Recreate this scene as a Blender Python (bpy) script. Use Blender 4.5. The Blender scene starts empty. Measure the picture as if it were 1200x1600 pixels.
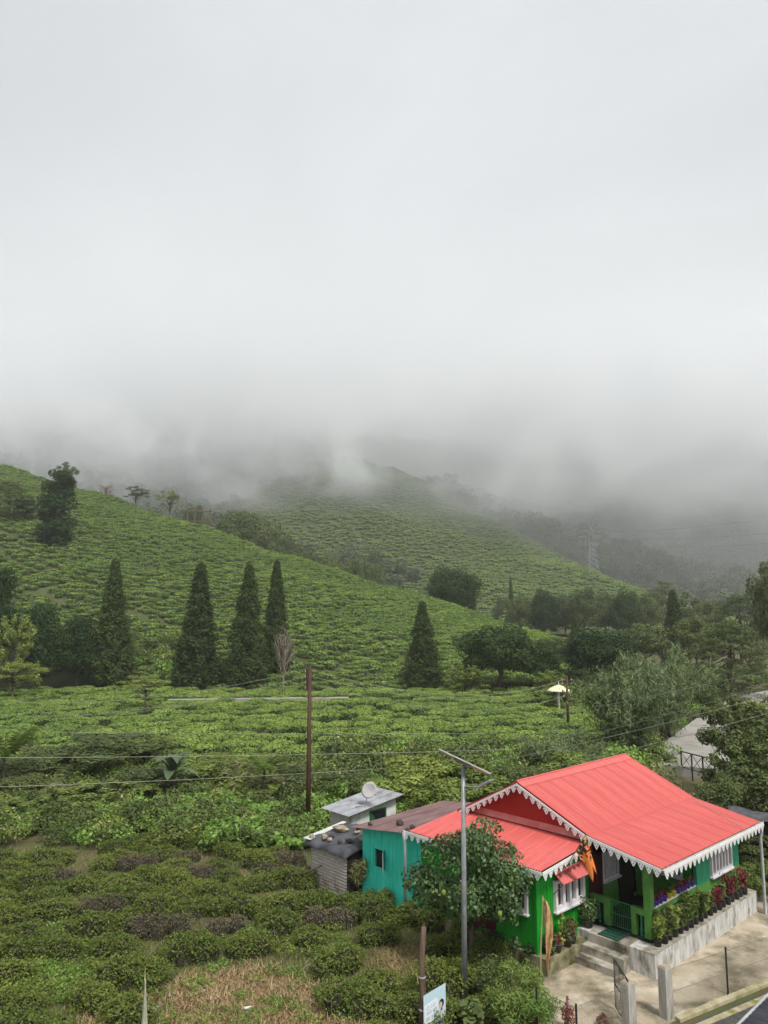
import bpy, math, random
import numpy as np
from mathutils import Vector, Matrix
from mathutils.bvhtree import BVHTree
from mathutils.geometry import delaunay_2d_cdt

scene = bpy.context.scene
COL = scene.collection
R = math.radians
rng = np.random.default_rng(11)
random.seed(11)

# ------------------------------------------------------------------ camera
CAM_Z = 11.0
PITCH = R(7.5)
FPX = 1170.0                       # focal length in pixels of a 1200 x 1600 picture
cam_data = bpy.data.cameras.new('camera')
cam_data.sensor_fit = 'VERTICAL'
cam_data.sensor_height = 24.0
cam_data.lens = 24.0 * FPX / 1600.0
cam_data.clip_start = 0.1
cam_data.clip_end = 20000
cam = bpy.data.objects.new('camera', cam_data)
COL.objects.link(cam)
cam.location = (0, 0, CAM_Z)
cam.rotation_euler = (R(90) + PITCH, 0, 0)
scene.camera = cam

# ------------------------------------------------------------------ overcast sky
SUN_EL, SUN_AZ = R(56), R(150)      # azimuth clockwise from +Y (straight ahead)
world = bpy.data.worlds.new('World')
scene.world = world
world.use_nodes = True
wn, wl = world.node_tree.nodes, world.node_tree.links
wn.clear()
w_out = wn.new('ShaderNodeOutputWorld')
w_bg = wn.new('ShaderNodeBackground')
sky = wn.new('ShaderNodeTexSky')
sky.sky_type = 'NISHITA'
sky.sun_disc = False
sky.sun_elevation = SUN_EL
sky.sun_rotation = SUN_AZ
sky.air_density = 1.0
sky.dust_density = 6.0
sky.ozone_density = 1.0
hs = wn.new('ShaderNodeHueSaturation')
hs.inputs['Saturation'].default_value = 0.25
hs.inputs['Value'].default_value = 1.0
wl.new(sky.outputs['Color'], hs.inputs['Color'])
# the closed cloud cover: brighter overhead than at the horizon, softly mottled
tc = wn.new('ShaderNodeTexCoord')
sep = wn.new('ShaderNodeSeparateXYZ')
wl.new(tc.outputs['Generated'], sep.inputs[0])
ramp = wn.new('ShaderNodeValToRGB')
ramp.color_ramp.elements[0].position = 0.0
ramp.color_ramp.elements[0].color = (5.75, 5.95, 6.15, 1)
ramp.color_ramp.elements[1].position = 1.0
ramp.color_ramp.elements[1].color = (9.3, 9.6, 10.0, 1)
wl.new(sep.outputs['Z'], ramp.inputs[0])
nz = wn.new('ShaderNodeTexNoise')
nz.inputs['Scale'].default_value = 1.7
nz.inputs['Detail'].default_value = 6
nz.inputs['Roughness'].default_value = 0.55
nz.inputs['Distortion'].default_value = 0.6
mp = wn.new('ShaderNodeMapping')
mp.inputs['Scale'].default_value = (1, 1, 1.6)
mp.inputs['Location'].default_value = (3.1, 0.4, 0.2)
wl.new(tc.outputs['Generated'], mp.inputs[0])
wl.new(mp.outputs[0], nz.inputs['Vector'])
mr = wn.new('ShaderNodeMapRange')
mr.inputs[1].default_value = 0.3
mr.inputs[2].default_value = 0.7
mr.inputs[3].default_value = 0.90
mr.inputs[4].default_value = 1.08
wl.new(nz.outputs['Fac'], mr.inputs[0])
mul = wn.new('ShaderNodeVectorMath')
mul.operation = 'SCALE'
wl.new(ramp.outputs[0], mul.inputs[0])
wl.new(mr.outputs[0], mul.inputs['Scale'])
mix = wn.new('ShaderNodeMix')
mix.data_type = 'RGBA'
mix.inputs[0].default_value = 0.85
wl.new(hs.outputs[0], mix.inputs[6])
wl.new(mul.outputs[0], mix.inputs[7])
wl.new(mix.outputs[2], w_bg.inputs['Color'])
w_bg.inputs['Strength'].default_value = 0.067
wl.new(w_bg.outputs[0], w_out.inputs[0])

sun_data = bpy.data.lights.new('sun', 'SUN')
sun_data.energy = 2.4
sun_data.angle = R(9)
sun_data.color = (1.0, 0.965, 0.91)
sun = bpy.data.objects.new('sun', sun_data)
COL.objects.link(sun)
sdir = Vector((math.sin(SUN_AZ) * math.cos(SUN_EL), math.cos(SUN_AZ) * math.cos(SUN_EL), math.sin(SUN_EL)))
sun.rotation_euler = sdir.to_track_quat('Z', 'Y').to_euler()
sun.location = (60, 20, 90)

vs = scene.view_settings
vs.view_transform = 'Standard'
vs.look = 'None'
vs.exposure = 0.66
vs.gamma = 1.0
vs.use_curve_mapping = False
cy = scene.cycles
cy.use_denoising = True
cy.max_bounces = 8
cy.diffuse_bounces = 3
cy.glossy_bounces = 2
cy.transmission_bounces = 3
cy.transparent_max_bounces = 6
cy.volume_bounces = 4
cy.volume_step_rate = 1.0
cy.volume_max_steps = 64
cy.use_adaptive_sampling = True
cy.adaptive_threshold = 0.03

# ------------------------------------------------------------------ picture geometry
def pix_ray(px, py):
    u, v = px - 600.0, 800.0 - py
    return (u, FPX * math.cos(PITCH) - v * math.sin(PITCH), FPX * math.sin(PITCH) + v * math.cos(PITCH))
def at(px, py, Y):
    r = pix_ray(px, py); k = Y / r[1]
    return Vector((r[0] * k, Y, CAM_Z + r[2] * k))
def on_z(px, py, z=0.0):
    r = pix_ray(px, py); k = (z - CAM_Z) / r[2]
    return Vector((r[0] * k, r[1] * k, z))
def x_at(px, Y, z=0.0):
    # world x of picture column px at depth Y and height z
    d = Y * math.cos(PITCH) + (z - CAM_Z) * math.sin(PITCH)
    return (px - 600.0) / FPX * d

# ------------------------------------------------------------------ mesh helpers
class MB:
    def __init__(s): s.v = []; s.f = []
    def add(s, vs_, fs_):
        o = len(s.v); s.v += [tuple(q) for q in vs_]; s.f += [tuple(i + o for i in f) for f in fs_]; return s
    def box(s, x0, x1, y0, y1, z0, z1):
        return s.add([(x0,y0,z0),(x1,y0,z0),(x1,y1,z0),(x0,y1,z0),(x0,y0,z1),(x1,y0,z1),(x1,y1,z1),(x0,y1,z1)],
                     [(0,3,2,1),(4,5,6,7),(0,1,5,4),(1,2,6,5),(2,3,7,6),(3,0,4,7)])
    def hexa(s, p):                      # eight corners, lower ring then upper ring
        return s.add(p, [(0,3,2,1),(4,5,6,7),(0,1,5,4),(1,2,6,5),(2,3,7,6),(3,0,4,7)])
    def tube(s, pts, rad, n=8, cap=True):
        pts = [Vector(p) for p in pts]
        if not hasattr(rad, '__len__'): rad = [rad] * len(pts)
        rings = []
        ref = None
        for i, p in enumerate(pts):
            d = (pts[min(i + 1, len(pts) - 1)] - pts[max(i - 1, 0)]).normalized()
            if ref is None:
                ref = d.orthogonal().normalized()
            ref = (ref - d * ref.dot(d))
            ref = ref.normalized() if ref.length > 1e-6 else d.orthogonal().normalized()
            q = d.cross(ref)
            rings.append([p + (ref * math.cos(2 * math.pi * k / n) + q * math.sin(2 * math.pi * k / n)) * rad[i] for k in range(n)])
        fs_ = []
        for i in range(len(pts) - 1):
            for k in range(n):
                a, b = i * n + k, i * n + (k + 1) % n
                fs_.append((a, b, b + n, a + n))
        if cap:
            fs_.append(tuple(reversed(range(n)))); fs_.append(tuple((len(pts) - 1) * n + k for k in range(n)))
        return s.add([v for r in rings for v in r], fs_)
    def lathe(s, prof, n=12, c=(0, 0, 0)):
        vs_ = [(c[0] + r * math.cos(2 * math.pi * k / n), c[1] + r * math.sin(2 * math.pi * k / n), c[2] + z) for r, z in prof for k in range(n)]
        fs_ = [(i * n + k, i * n + (k + 1) % n, (i + 1) * n + (k + 1) % n, (i + 1) * n + k) for i in range(len(prof) - 1) for k in range(n)]
        fs_.append(tuple(reversed(range(n)))); fs_.append(tuple((len(prof) - 1) * n + k for k in range(n)))
        return s.add(vs_, fs_)
    def prism(s, poly, axis_vec):        # extrude a polygon (list of 3D points) along a vector
        n = len(poly); a = Vector(axis_vec)
        vs_ = [Vector(p) for p in poly] + [Vector(p) + a for p in poly]
        fs_ = [tuple(reversed(range(n))), tuple(range(n, 2 * n))] + [(k, (k + 1) % n, n + (k + 1) % n, n + k) for k in range(n)]
        return s.add(vs_, fs_)
    def mesh(s, name='mesh', mat=None, smooth=False):
        me = bpy.data.meshes.new(name)
        me.from_pydata([tuple(v) for v in s.v], [], s.f)
        me.update()
        if mat: me.materials.append(mat)
        if smooth: me.polygons.foreach_set('use_smooth', [True] * len(me.polygons))
        return me
    def build(s, name, mat, parent=None, smooth=False):
        return link(name, s.mesh(name, mat, smooth), parent)

def link(name, me, parent=None, loc=None, rot=None, scale=None):
    o = bpy.data.objects.new(name, me)
    COL.objects.link(o)
    if parent: o.parent = parent
    if loc is not None: o.location = loc
    if rot is not None: o.rotation_euler = rot if hasattr(rot, '__len__') else (0, 0, rot)
    if scale is not None: o.scale = scale if hasattr(scale, '__len__') else (scale,) * 3
    return o
def tag(o, label, cat, group=None, kind=None):
    o['label'] = label
    o['category'] = cat
    if group: o['group'] = group
    if kind: o['kind'] = kind
    return o
def thing(name, label, cat, loc=(0, 0, 0), rz=0.0, group=None, scale=None):
    o = link(name, None, None, loc, rz, scale)
    o.empty_display_size = 0.2
    return tag(o, label, cat, group)
def struct(o):
    o['kind'] = 'structure'
    return o
def copy_tree(o, label=None, loc=None, rz=None, scale=None):
    def rec(q, par):
        c = q.copy(); COL.objects.link(c); c.parent = par
        for ch in q.children: rec(ch, c)
        return c
    c = rec(o, None)
    if label: c['label'] = label
    if loc is not None: c.location = loc
    if rz is not None: c.rotation_euler = (0, 0, rz)
    if scale is not None: c.scale = scale if hasattr(scale, '__len__') else (scale,) * 3
    return c
ORD = ['first', 'second', 'third', 'fourth', 'fifth', 'sixth', 'seventh', 'eighth', 'ninth', 'tenth', 'eleventh', 'twelfth',
       'thirteenth', 'fourteenth', 'fifteenth', 'sixteenth', 'seventeenth', 'eighteenth', 'nineteenth', 'twentieth']

def np_mesh(name, V, Q, mat, smooth=False):
    me = bpy.data.meshes.new(name)
    V = np.asarray(V, np.float32); Q = np.asarray(Q, np.int32)
    k = Q.shape[1]
    me.vertices.add(len(V)); me.vertices.foreach_set('co', V.ravel())
    me.loops.add(Q.size); me.loops.foreach_set('vertex_index', Q.ravel())
    me.polygons.add(len(Q))
    me.polygons.foreach_set('loop_start', np.arange(0, Q.size, k, dtype=np.int32))
    me.polygons.foreach_set('loop_total', np.full(len(Q), k, np.int32))
    if smooth: me.polygons.foreach_set('use_smooth', np.ones(len(Q), bool))
    me.update(calc_edges=True)
    for m in (mat if isinstance(mat, (list, tuple)) else [mat]): me.materials.append(m)
    return me
def set_mats(me, idx):
    me.polygons.foreach_set('material_index', np.asarray(idx, np.int32))

# ------------------------------------------------------------------ materials
def new_mat(name):
    m = bpy.data.materials.new(name); m.use_nodes = True
    nt = m.node_tree
    return m, nt.nodes, nt.links, nt.nodes['Principled BSDF']
def noise_node(n, l, scale, detail=4, coord='Object', rough=0.55, stretch=None, dist=0.0):
    t = n.new('ShaderNodeTexCoord')
    z = n.new('ShaderNodeTexNoise')
    z.inputs['Scale'].default_value = scale; z.inputs['Detail'].default_value = detail
    z.inputs['Roughness'].default_value = rough; z.inputs['Distortion'].default_value = dist
    src = t.outputs[coord]
    if coord == 'World':
        pass
    if stretch:
        mpn = n.new('ShaderNodeMapping'); mpn.inputs['Scale'].default_value = stretch
        l.new(src, mpn.inputs[0]); src = mpn.outputs[0]
    l.new(src, z.inputs['Vector'])
    return z
def ramp_node(n, l, fac, stops):
    r = n.new('ShaderNodeValToRGB')
    e = r.color_ramp.elements
    while len(e) < len(stops): e.new(0.5)
    for q, (p, c) in zip(e, stops): q.position = p; q.color = (*c, 1)
    l.new(fac, r.inputs[0])
    return r
def surf(name, c1, c2, scale=3.0, rough=0.7, bump=0.0, detail=5, stretch=None, lo=0.35, hi=0.65, spec=0.3, metal=0.0, bscale=None, c3=None, scale3=1.0, stretch3=None, lo3=0.5, hi3=0.7):
    m, n, l, b = new_mat(name)
    z = noise_node(n, l, scale, detail, stretch=stretch)
    r = ramp_node(n, l, z.outputs['Fac'], [(lo, c1), (hi, c2)])
    colr = r.outputs[0]
    if c3:
        z3 = noise_node(n, l, scale3, 6, stretch=stretch3, rough=0.65)
        f3 = n.new('ShaderNodeMapRange'); f3.inputs[1].default_value = lo3; f3.inputs[2].default_value = hi3
        l.new(z3.outputs['Fac'], f3.inputs[0])
        mx = n.new('ShaderNodeMix'); mx.data_type = 'RGBA'
        l.new(f3.outputs[0], mx.inputs[0]); l.new(colr, mx.inputs[6]); mx.inputs[7].default_value = (*c3, 1)
        colr = mx.outputs[2]
    l.new(colr, b.inputs['Base Color'])
    b.inputs['Roughness'].default_value = rough
    b.inputs['Specular IOR Level'].default_value = spec
    b.inputs['Metallic'].default_value = metal
    if bump:
        z2 = noise_node(n, l, bscale or scale * 6, 4)
        bp = n.new('ShaderNodeBump'); bp.inputs['Strength'].default_value = bump; bp.inputs['Distance'].default_value = 0.02
        l.new(z2.outputs['Fac'], bp.inputs['Height']); l.new(bp.outputs[0], b.inputs['Normal'])
    return m
def leafmat(name, dark, mid, light, transl=0.25, rough=0.55, objvar=0.35, patch=None, pscale=0.25, spec=0.3):
    # every leaf (mesh island) and every plant (object or instance) a little different
    m, n, l, b = new_mat(name)
    geo = n.new('ShaderNodeNewGeometry')
    oi = n.new('ShaderNodeObjectInfo')
    a1 = n.new('ShaderNodeMath'); a1.operation = 'MULTIPLY_ADD'
    l.new(geo.outputs['Random Per Island'], a1.inputs[0]); a1.inputs[1].default_value = 1.0 - objvar
    a2 = n.new('ShaderNodeMath'); a2.operation = 'MULTIPLY'
    l.new(oi.outputs['Random'], a2.inputs[0]); a2.inputs[1].default_value = objvar
    l.new(a2.outputs[0], a1.inputs[2])
    r = ramp_node(n, l, a1.outputs[0], [(0.0, dark), (0.5, mid), (1.0, light)])
    colr = r.outputs[0]
    if patch:
        z = n.new('ShaderNodeTexNoise'); z.inputs['Scale'].default_value = pscale; z.inputs['Detail'].default_value = 4
        l.new(geo.outputs['Position'], z.inputs['Vector'])
        f = n.new('ShaderNodeMapRange'); f.inputs[1].default_value = 0.5; f.inputs[2].default_value = 0.68
        f.inputs[4].default_value = 0.8
        l.new(z.outputs['Fac'], f.inputs[0])
        mx = n.new('ShaderNodeMix'); mx.data_type = 'RGBA'
        l.new(f.outputs[0], mx.inputs[0]); l.new(colr, mx.inputs[6]); mx.inputs[7].default_value = (*patch, 1)
        colr = mx.outputs[2]
    l.new(colr, b.inputs['Base Color'])
    b.inputs['Roughness'].default_value = rough
    b.inputs['Specular IOR Level'].default_value = spec
    if transl:
        tr = n.new('ShaderNodeBsdfTranslucent'); l.new(colr, tr.inputs['Color'])
        ms = n.new('ShaderNodeMixShader'); ms.inputs[0].default_value = transl
        out = n['Material Output']
        l.new(b.outputs[0], ms.inputs[1]); l.new(tr.outputs[0], ms.inputs[2]); l.new(ms.outputs[0], out.inputs['Surface'])
    return m

M = {}
M['tea'] = leafmat('tea_leaf', (0.037, 0.068, 0.013), (0.104, 0.150, 0.024), (0.255, 0.300, 0.046), 0.25, objvar=0.3)
M['tea_top'] = leafmat('tea_flush_leaf', (0.052, 0.088, 0.014), (0.117, 0.158, 0.025), (0.226, 0.257, 0.047), 0.28, objvar=0.35)
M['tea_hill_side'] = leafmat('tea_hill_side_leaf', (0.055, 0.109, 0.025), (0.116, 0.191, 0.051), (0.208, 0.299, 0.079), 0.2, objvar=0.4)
M['tea_brown'] = leafmat('tea_brown_leaf', (0.049, 0.046, 0.027), (0.119, 0.097, 0.059), (0.205, 0.171, 0.096), 0.15)
M['tea_hill'] = leafmat('tea_hill_leaf', (0.097, 0.170, 0.030), (0.207, 0.302, 0.056), (0.330, 0.434, 0.092), 0.2, objvar=0.5, patch=(0.144, 0.232, 0.051), pscale=0.035)
M['tea_far'] = leafmat('tea_far_leaf', (0.101, 0.168, 0.036), (0.190, 0.268, 0.062), (0.293, 0.367, 0.098), 0.2, objvar=0.5, patch=(0.137, 0.199, 0.056), pscale=0.02)
M['twig'] = surf('dark_twigs', (0.018, 0.017, 0.010), (0.045, 0.040, 0.022), 9, 0.9)
M['tea_core'] = surf('tea_core', (0.030, 0.045, 0.014), (0.060, 0.080, 0.026), 5, 0.9)
M['bark'] = surf('bark', (0.055, 0.042, 0.030), (0.13, 0.105, 0.08), 6, 0.9, 0.5, stretch=(3, 3, 0.6))
M['bark_pale'] = surf('bark_pale', (0.20, 0.16, 0.13), (0.34, 0.28, 0.23), 6, 0.9)
M['conifer'] = leafmat('conifer_needles', (0.030, 0.050, 0.014), (0.050, 0.078, 0.022), (0.088, 0.120, 0.034), 0.15, rough=0.7, spec=0.12)
M['dark_leaf'] = leafmat('dark_glossy_leaf', (0.014, 0.035, 0.010), (0.030, 0.062, 0.016), (0.068, 0.108, 0.032), 0.14, rough=0.6, spec=0.12)
M['tree_leaf'] = leafmat('tree_leaf', (0.041, 0.065, 0.017), (0.087, 0.120, 0.031), (0.168, 0.204, 0.058), 0.22)
M['forest_leaf'] = leafmat('forest_leaf', (0.041, 0.068, 0.032), (0.078, 0.115, 0.049), (0.149, 0.189, 0.084), 0.2, objvar=0.6)
M['shrub_leaf'] = leafmat('shrub_leaf', (0.065, 0.106, 0.020), (0.153, 0.212, 0.038), (0.335, 0.385, 0.081), 0.28)
M['shrub_dry'] = leafmat('shrub_dry_leaf', (0.081, 0.100, 0.035), (0.188, 0.200, 0.075), (0.413, 0.362, 0.188), 0.25)
M['bright_leaf'] = leafmat('bright_leaf', (0.081, 0.161, 0.025), (0.172, 0.299, 0.052), (0.322, 0.460, 0.103), 0.3)
M['bamboo_leaf'] = leafmat('bamboo_leaf', (0.077, 0.119, 0.042), (0.154, 0.210, 0.084), (0.301, 0.357, 0.168), 0.28)
M['citrus_leaf'] = leafmat('citrus_leaf', (0.031, 0.070, 0.025), (0.078, 0.143, 0.044), (0.233, 0.310, 0.101), 0.2, rough=0.38)
M['red_leaf'] = leafmat('red_leaf', (0.070, 0.016, 0.018), (0.180, 0.030, 0.036), (0.330, 0.070, 0.060), 0.25)
M['yellow_leaf'] = leafmat('yellow_leaf', (0.160, 0.160, 0.030), (0.300, 0.290, 0.060), (0.460, 0.430, 0.120), 0.3)
M['blossom'] = leafmat('pale_blossom', (0.28, 0.26, 0.15), (0.38, 0.35, 0.22), (0.52, 0.48, 0.33), 0.2)
M['fern'] = leafmat('fern_frond', (0.080, 0.130, 0.025), (0.150, 0.220, 0.045), (0.240, 0.320, 0.080), 0.3)
M['banana'] = leafmat('broad_leaf', (0.040, 0.075, 0.035), (0.080, 0.125, 0.060), (0.150, 0.190, 0.110), 0.2, rough=0.4)
M['straw'] = leafmat('dry_straw', (0.230, 0.149, 0.069), (0.437, 0.310, 0.161), (0.667, 0.529, 0.322), 0.2)
M['grass'] = leafmat('grass_blade', (0.080, 0.130, 0.022), (0.150, 0.220, 0.040), (0.260, 0.340, 0.070), 0.3)

# ------------------------------------------------------------------ leaf clouds
def unit(n):
    d = rng.normal(size=(n, 3)); return d / np.linalg.norm(d, axis=1, keepdims=True)
def leaf_quads(P, N, length, width, tilt=0.5, droop=0.0, varsize=0.35):
    # one diamond-shaped leaf per point, facing roughly along N
    n = len(P)
    N = N + rng.normal(size=(n, 3)) * tilt
    N /= np.linalg.norm(N, axis=1, keepdims=True) + 1e-9
    A = rng.normal(size=(n, 3)); A[:, 2] -= droop
    U = A - N * (A * N).sum(1, keepdims=True); U /= np.linalg.norm(U, axis=1, keepdims=True) + 1e-9
    W = np.cross(N, U)
    s = 1 + rng.uniform(-varsize, varsize, (n, 1))
    L, B = U * length * s * 0.5, W * width * s * 0.5
    V = np.stack([P - L, P + B - L * 0.1 , P + L, P - B - L * 0.1], 1).reshape(-1, 3)
    return V, np.arange(n * 4).reshape(-1, 4)
def ell_points(cl, n, inner=0.72, top=0.0):
    # points near the skins of ellipsoid clumps (cx, cy, cz, rx, ry, rz)
    cl = np.asarray(cl, float)
    w = (cl[:, 3] * cl[:, 4] + cl[:, 4] * cl[:, 5] + cl[:, 3] * cl[:, 5]); w = w / w.sum()
    k = rng.choice(len(cl), n, p=w)
    d = unit(n)
    if top:
        f = rng.random(n) < top
        d[f, 2] = np.abs(d[f, 2])
    r = inner + (1 - inner) * rng.random((n, 1)) ** 0.7
    P = cl[k, :3] + d * cl[k, 3:] * r * (1 + rng.normal(size=(n, 1)) * 0.05)
    return P, d
def merge(parts):
    Vs, Qs, o = [], [], 0
    for V, Q in parts:
        Vs.append(V); Qs.append(Q + o); o += len(V)
    return np.concatenate(Vs), np.concatenate(Qs)
def dome(rx, ry, h, n=12, m=4, z0=0.0, jit=0.08):
    V, Q = [], []
    for i in range(m + 1):
        t = i / m * 0.5 * math.pi
        for k in range(n):
            a = 2 * math.pi * k / n
            c = math.cos(t) ** 0.55 if i < m else 0.02
            j = 1 + rng.uniform(-jit, jit)
            V.append((rx * c * math.cos(a) * j, ry * c * math.sin(a) * j, z0 + h * math.sin(t) * j))
    for i in range(m):
        for k in range(n):
            Q.append((i * n + k, i * n + (k + 1) % n, (i + 1) * n + (k + 1) % n, (i + 1) * n + k))
    return np.array(V), np.array(Q)

def tea_bush_mesh(name, rx, ry, h, nleaf, ll, lw, mat, bare=0.25, inner=0.86, core='twig'):
    # flat-topped plucked cushion: twiggy dark core, leaves on its skin
    Vd, Qd = dome(rx * inner, ry * inner, h * (inner + 0.03), 14, 4)
    th = rng.random(nleaf) * 2 * math.pi
    lob = 1 + 0.10 * np.sin(th * 3 + rng.random() * 6) + 0.07 * np.sin(th * 5 + rng.random() * 6)
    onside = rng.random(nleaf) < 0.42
    rr = np.where(onside, 1.0, np.sqrt(rng.random(nleaf)))
    q = np.where(onside, bare + (1 - bare) * rng.random(nleaf) ** 0.7, 1.0)
    edge = np.clip(1 - rr ** 4 * 0.22, 0, 1)
    z = h * np.where(onside, q * 0.80, edge) + rng.normal(size=nleaf) * 0.025
    shrink = np.where(onside, 0.72 + 0.28 * np.sqrt(q), rr)
    P = np.stack([np.cos(th) * rx * lob * shrink, np.sin(th) * ry * lob * shrink, z], 1)
    P += rng.normal(size=P.shape) * 0.02
    N = np.stack([np.cos(th) * np.where(onside, 1, rr ** 3 * 0.4), np.sin(th) * np.where(onside, 1, rr ** 3 * 0.4), np.where(onside, 0.45, 1.0)], 1)
    Vl, Ql = leaf_quads(P, N, ll, lw, 0.55)
    V, Q = merge([(Vd, Qd), (Vl, Ql)])
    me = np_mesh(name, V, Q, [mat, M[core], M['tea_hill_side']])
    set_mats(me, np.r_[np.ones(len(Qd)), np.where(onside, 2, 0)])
    return me

def tea_patch_mesh(name, subs, dens, ll, lw, mat, core='twig', bare=0.15, top=None):
    # several plucked cushions grown into one another: (x, y, rx, ry, h) each
    parts, mats = [], []
    for i, (cx, cy_, rx, ry, h) in enumerate(subs):
        nleaf = int(dens * rx * ry)
        Vd, Qd = dome(rx * 0.82, ry * 0.82, h * 0.86, 12, 4, jit=0.14); Vd = Vd + np.array([cx, cy_, 0])
        th = rng.random(nleaf) * 2 * math.pi
        ph = rng.random(4) * 6
        lob = 1 + 0.13 * np.sin(th * 2 + ph[0]) + 0.10 * np.sin(th * 3 + ph[1]) + 0.07 * np.sin(th * 7 + ph[2])
        side = rng.random(nleaf) < 0.40
        rr = np.where(side, 1.0, np.sqrt(rng.random(nleaf)))
        q = np.where(side, bare + (1 - bare) * rng.random(nleaf) ** 0.7, 1.0)
        edge = 1 - rr ** 3.2 * 0.30
        wav = 0.07 * np.sin(np.cos(th) * rr * 5 + ph[3]) + 0.05 * np.sin(np.sin(th) * rr * 8 + ph[0])
        z = h * np.where(side, q * 0.72, edge + wav) + rng.normal(size=nleaf) * 0.035 + (rng.random(nleaf) < 0.05) * rng.random(nleaf) * 0.16
        sh = np.where(side, 0.66 + 0.34 * np.sqrt(q), rr)
        P = np.stack([cx + np.cos(th) * rx * lob * sh, cy_ + np.sin(th) * ry * lob * sh, z], 1) + rng.normal(size=(nleaf, 3)) * 0.03
        keep = np.ones(nleaf, bool)
        for j, (ox, oy, orx, ory, oh) in enumerate(subs):
            if j != i: keep &= ~((((P[:, 0] - ox) / orx) ** 2 + ((P[:, 1] - oy) / ory) ** 2 < 0.62) & (P[:, 2] < oh * 0.82))
        N = np.stack([np.cos(th) * np.where(side, 1, rr ** 3 * 0.5), np.sin(th) * np.where(side, 1, rr ** 3 * 0.5), np.where(side, 0.4, 1.0)], 1)
        Vl, Ql = leaf_quads(P[keep], N[keep], ll, lw, 0.62)
        parts += [(Vd, Qd), (Vl, Ql)]; flush = (~side & (rng.random(nleaf) < 0.72))[keep]
        mats += [np.ones(len(Qd)), np.where(flush, 2, 0)]
    V, Q = merge(parts)
    me = np_mesh(name, V, Q, [mat, M[core], top or mat]); set_mats(me, np.concatenate(mats))
    return me

# ------------------------------------------------------------------ terrain
def fbm2(x, y, wl, seed=0):
    r_ = np.random.default_rng(seed); z = np.zeros_like(x, dtype=float)
    for k in range(5):
        f = 2 * math.pi / (wl / 1.9 ** k)
        for _ in range(3):
            a = r_.random() * 2 * math.pi; ph = r_.random() * 6.28
            z += np.sin((x * math.cos(a) + y * math.sin(a)) * f + ph) * (0.5 ** k) / 3
    return z
def sstep(a, b, x):
    t = np.clip((x - a) / (b - a), 0, 1); return t * t * (3 - 2 * t)
def plain_z(x, y):
    x = np.asarray(x, float); y = np.asarray(y, float)
    amp = 0.30 * sstep(34, 60, y) + 0.10 * (1 - sstep(34, 60, y)) * sstep(0.5, -3.0, x)
    return fbm2(x, y, 26, 3) * amp

M['soil'] = surf('soil', (0.050, 0.052, 0.018), (0.115, 0.090, 0.045), 0.5, 0.95, 0.4, c3=(0.075, 0.092, 0.030), scale3=0.35, lo3=0.45, hi3=0.62)
xs = np.concatenate([[-6000, -2500, -1000, -500, -250, -140], np.arange(-90, 91, 2.0), [140, 250, 500, 1000, 2500, 6000]])
ys = np.concatenate([[-300, -60], np.arange(-20, 141, 2.0), [170, 210, 300, 500, 900, 2000, 4500, 9000]])
gx, gy = np.meshgrid(xs, ys)
gzv = plain_z(gx, gy) * sstep(160, 120, gy) - 0.0
V = np.stack([gx.ravel(), gy.ravel(), gzv.ravel()], 1)
nx = len(xs)
Q = np.array([(j * nx + i, j * nx + i + 1, (j + 1) * nx + i + 1, (j + 1) * nx + i) for j in range(len(ys) - 1) for i in range(nx - 1)])
ground = struct(link('ground', np_mesh('ground', V, Q, M['soil'], True)))
TERR = [(V.copy(), Q.copy())]

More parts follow.
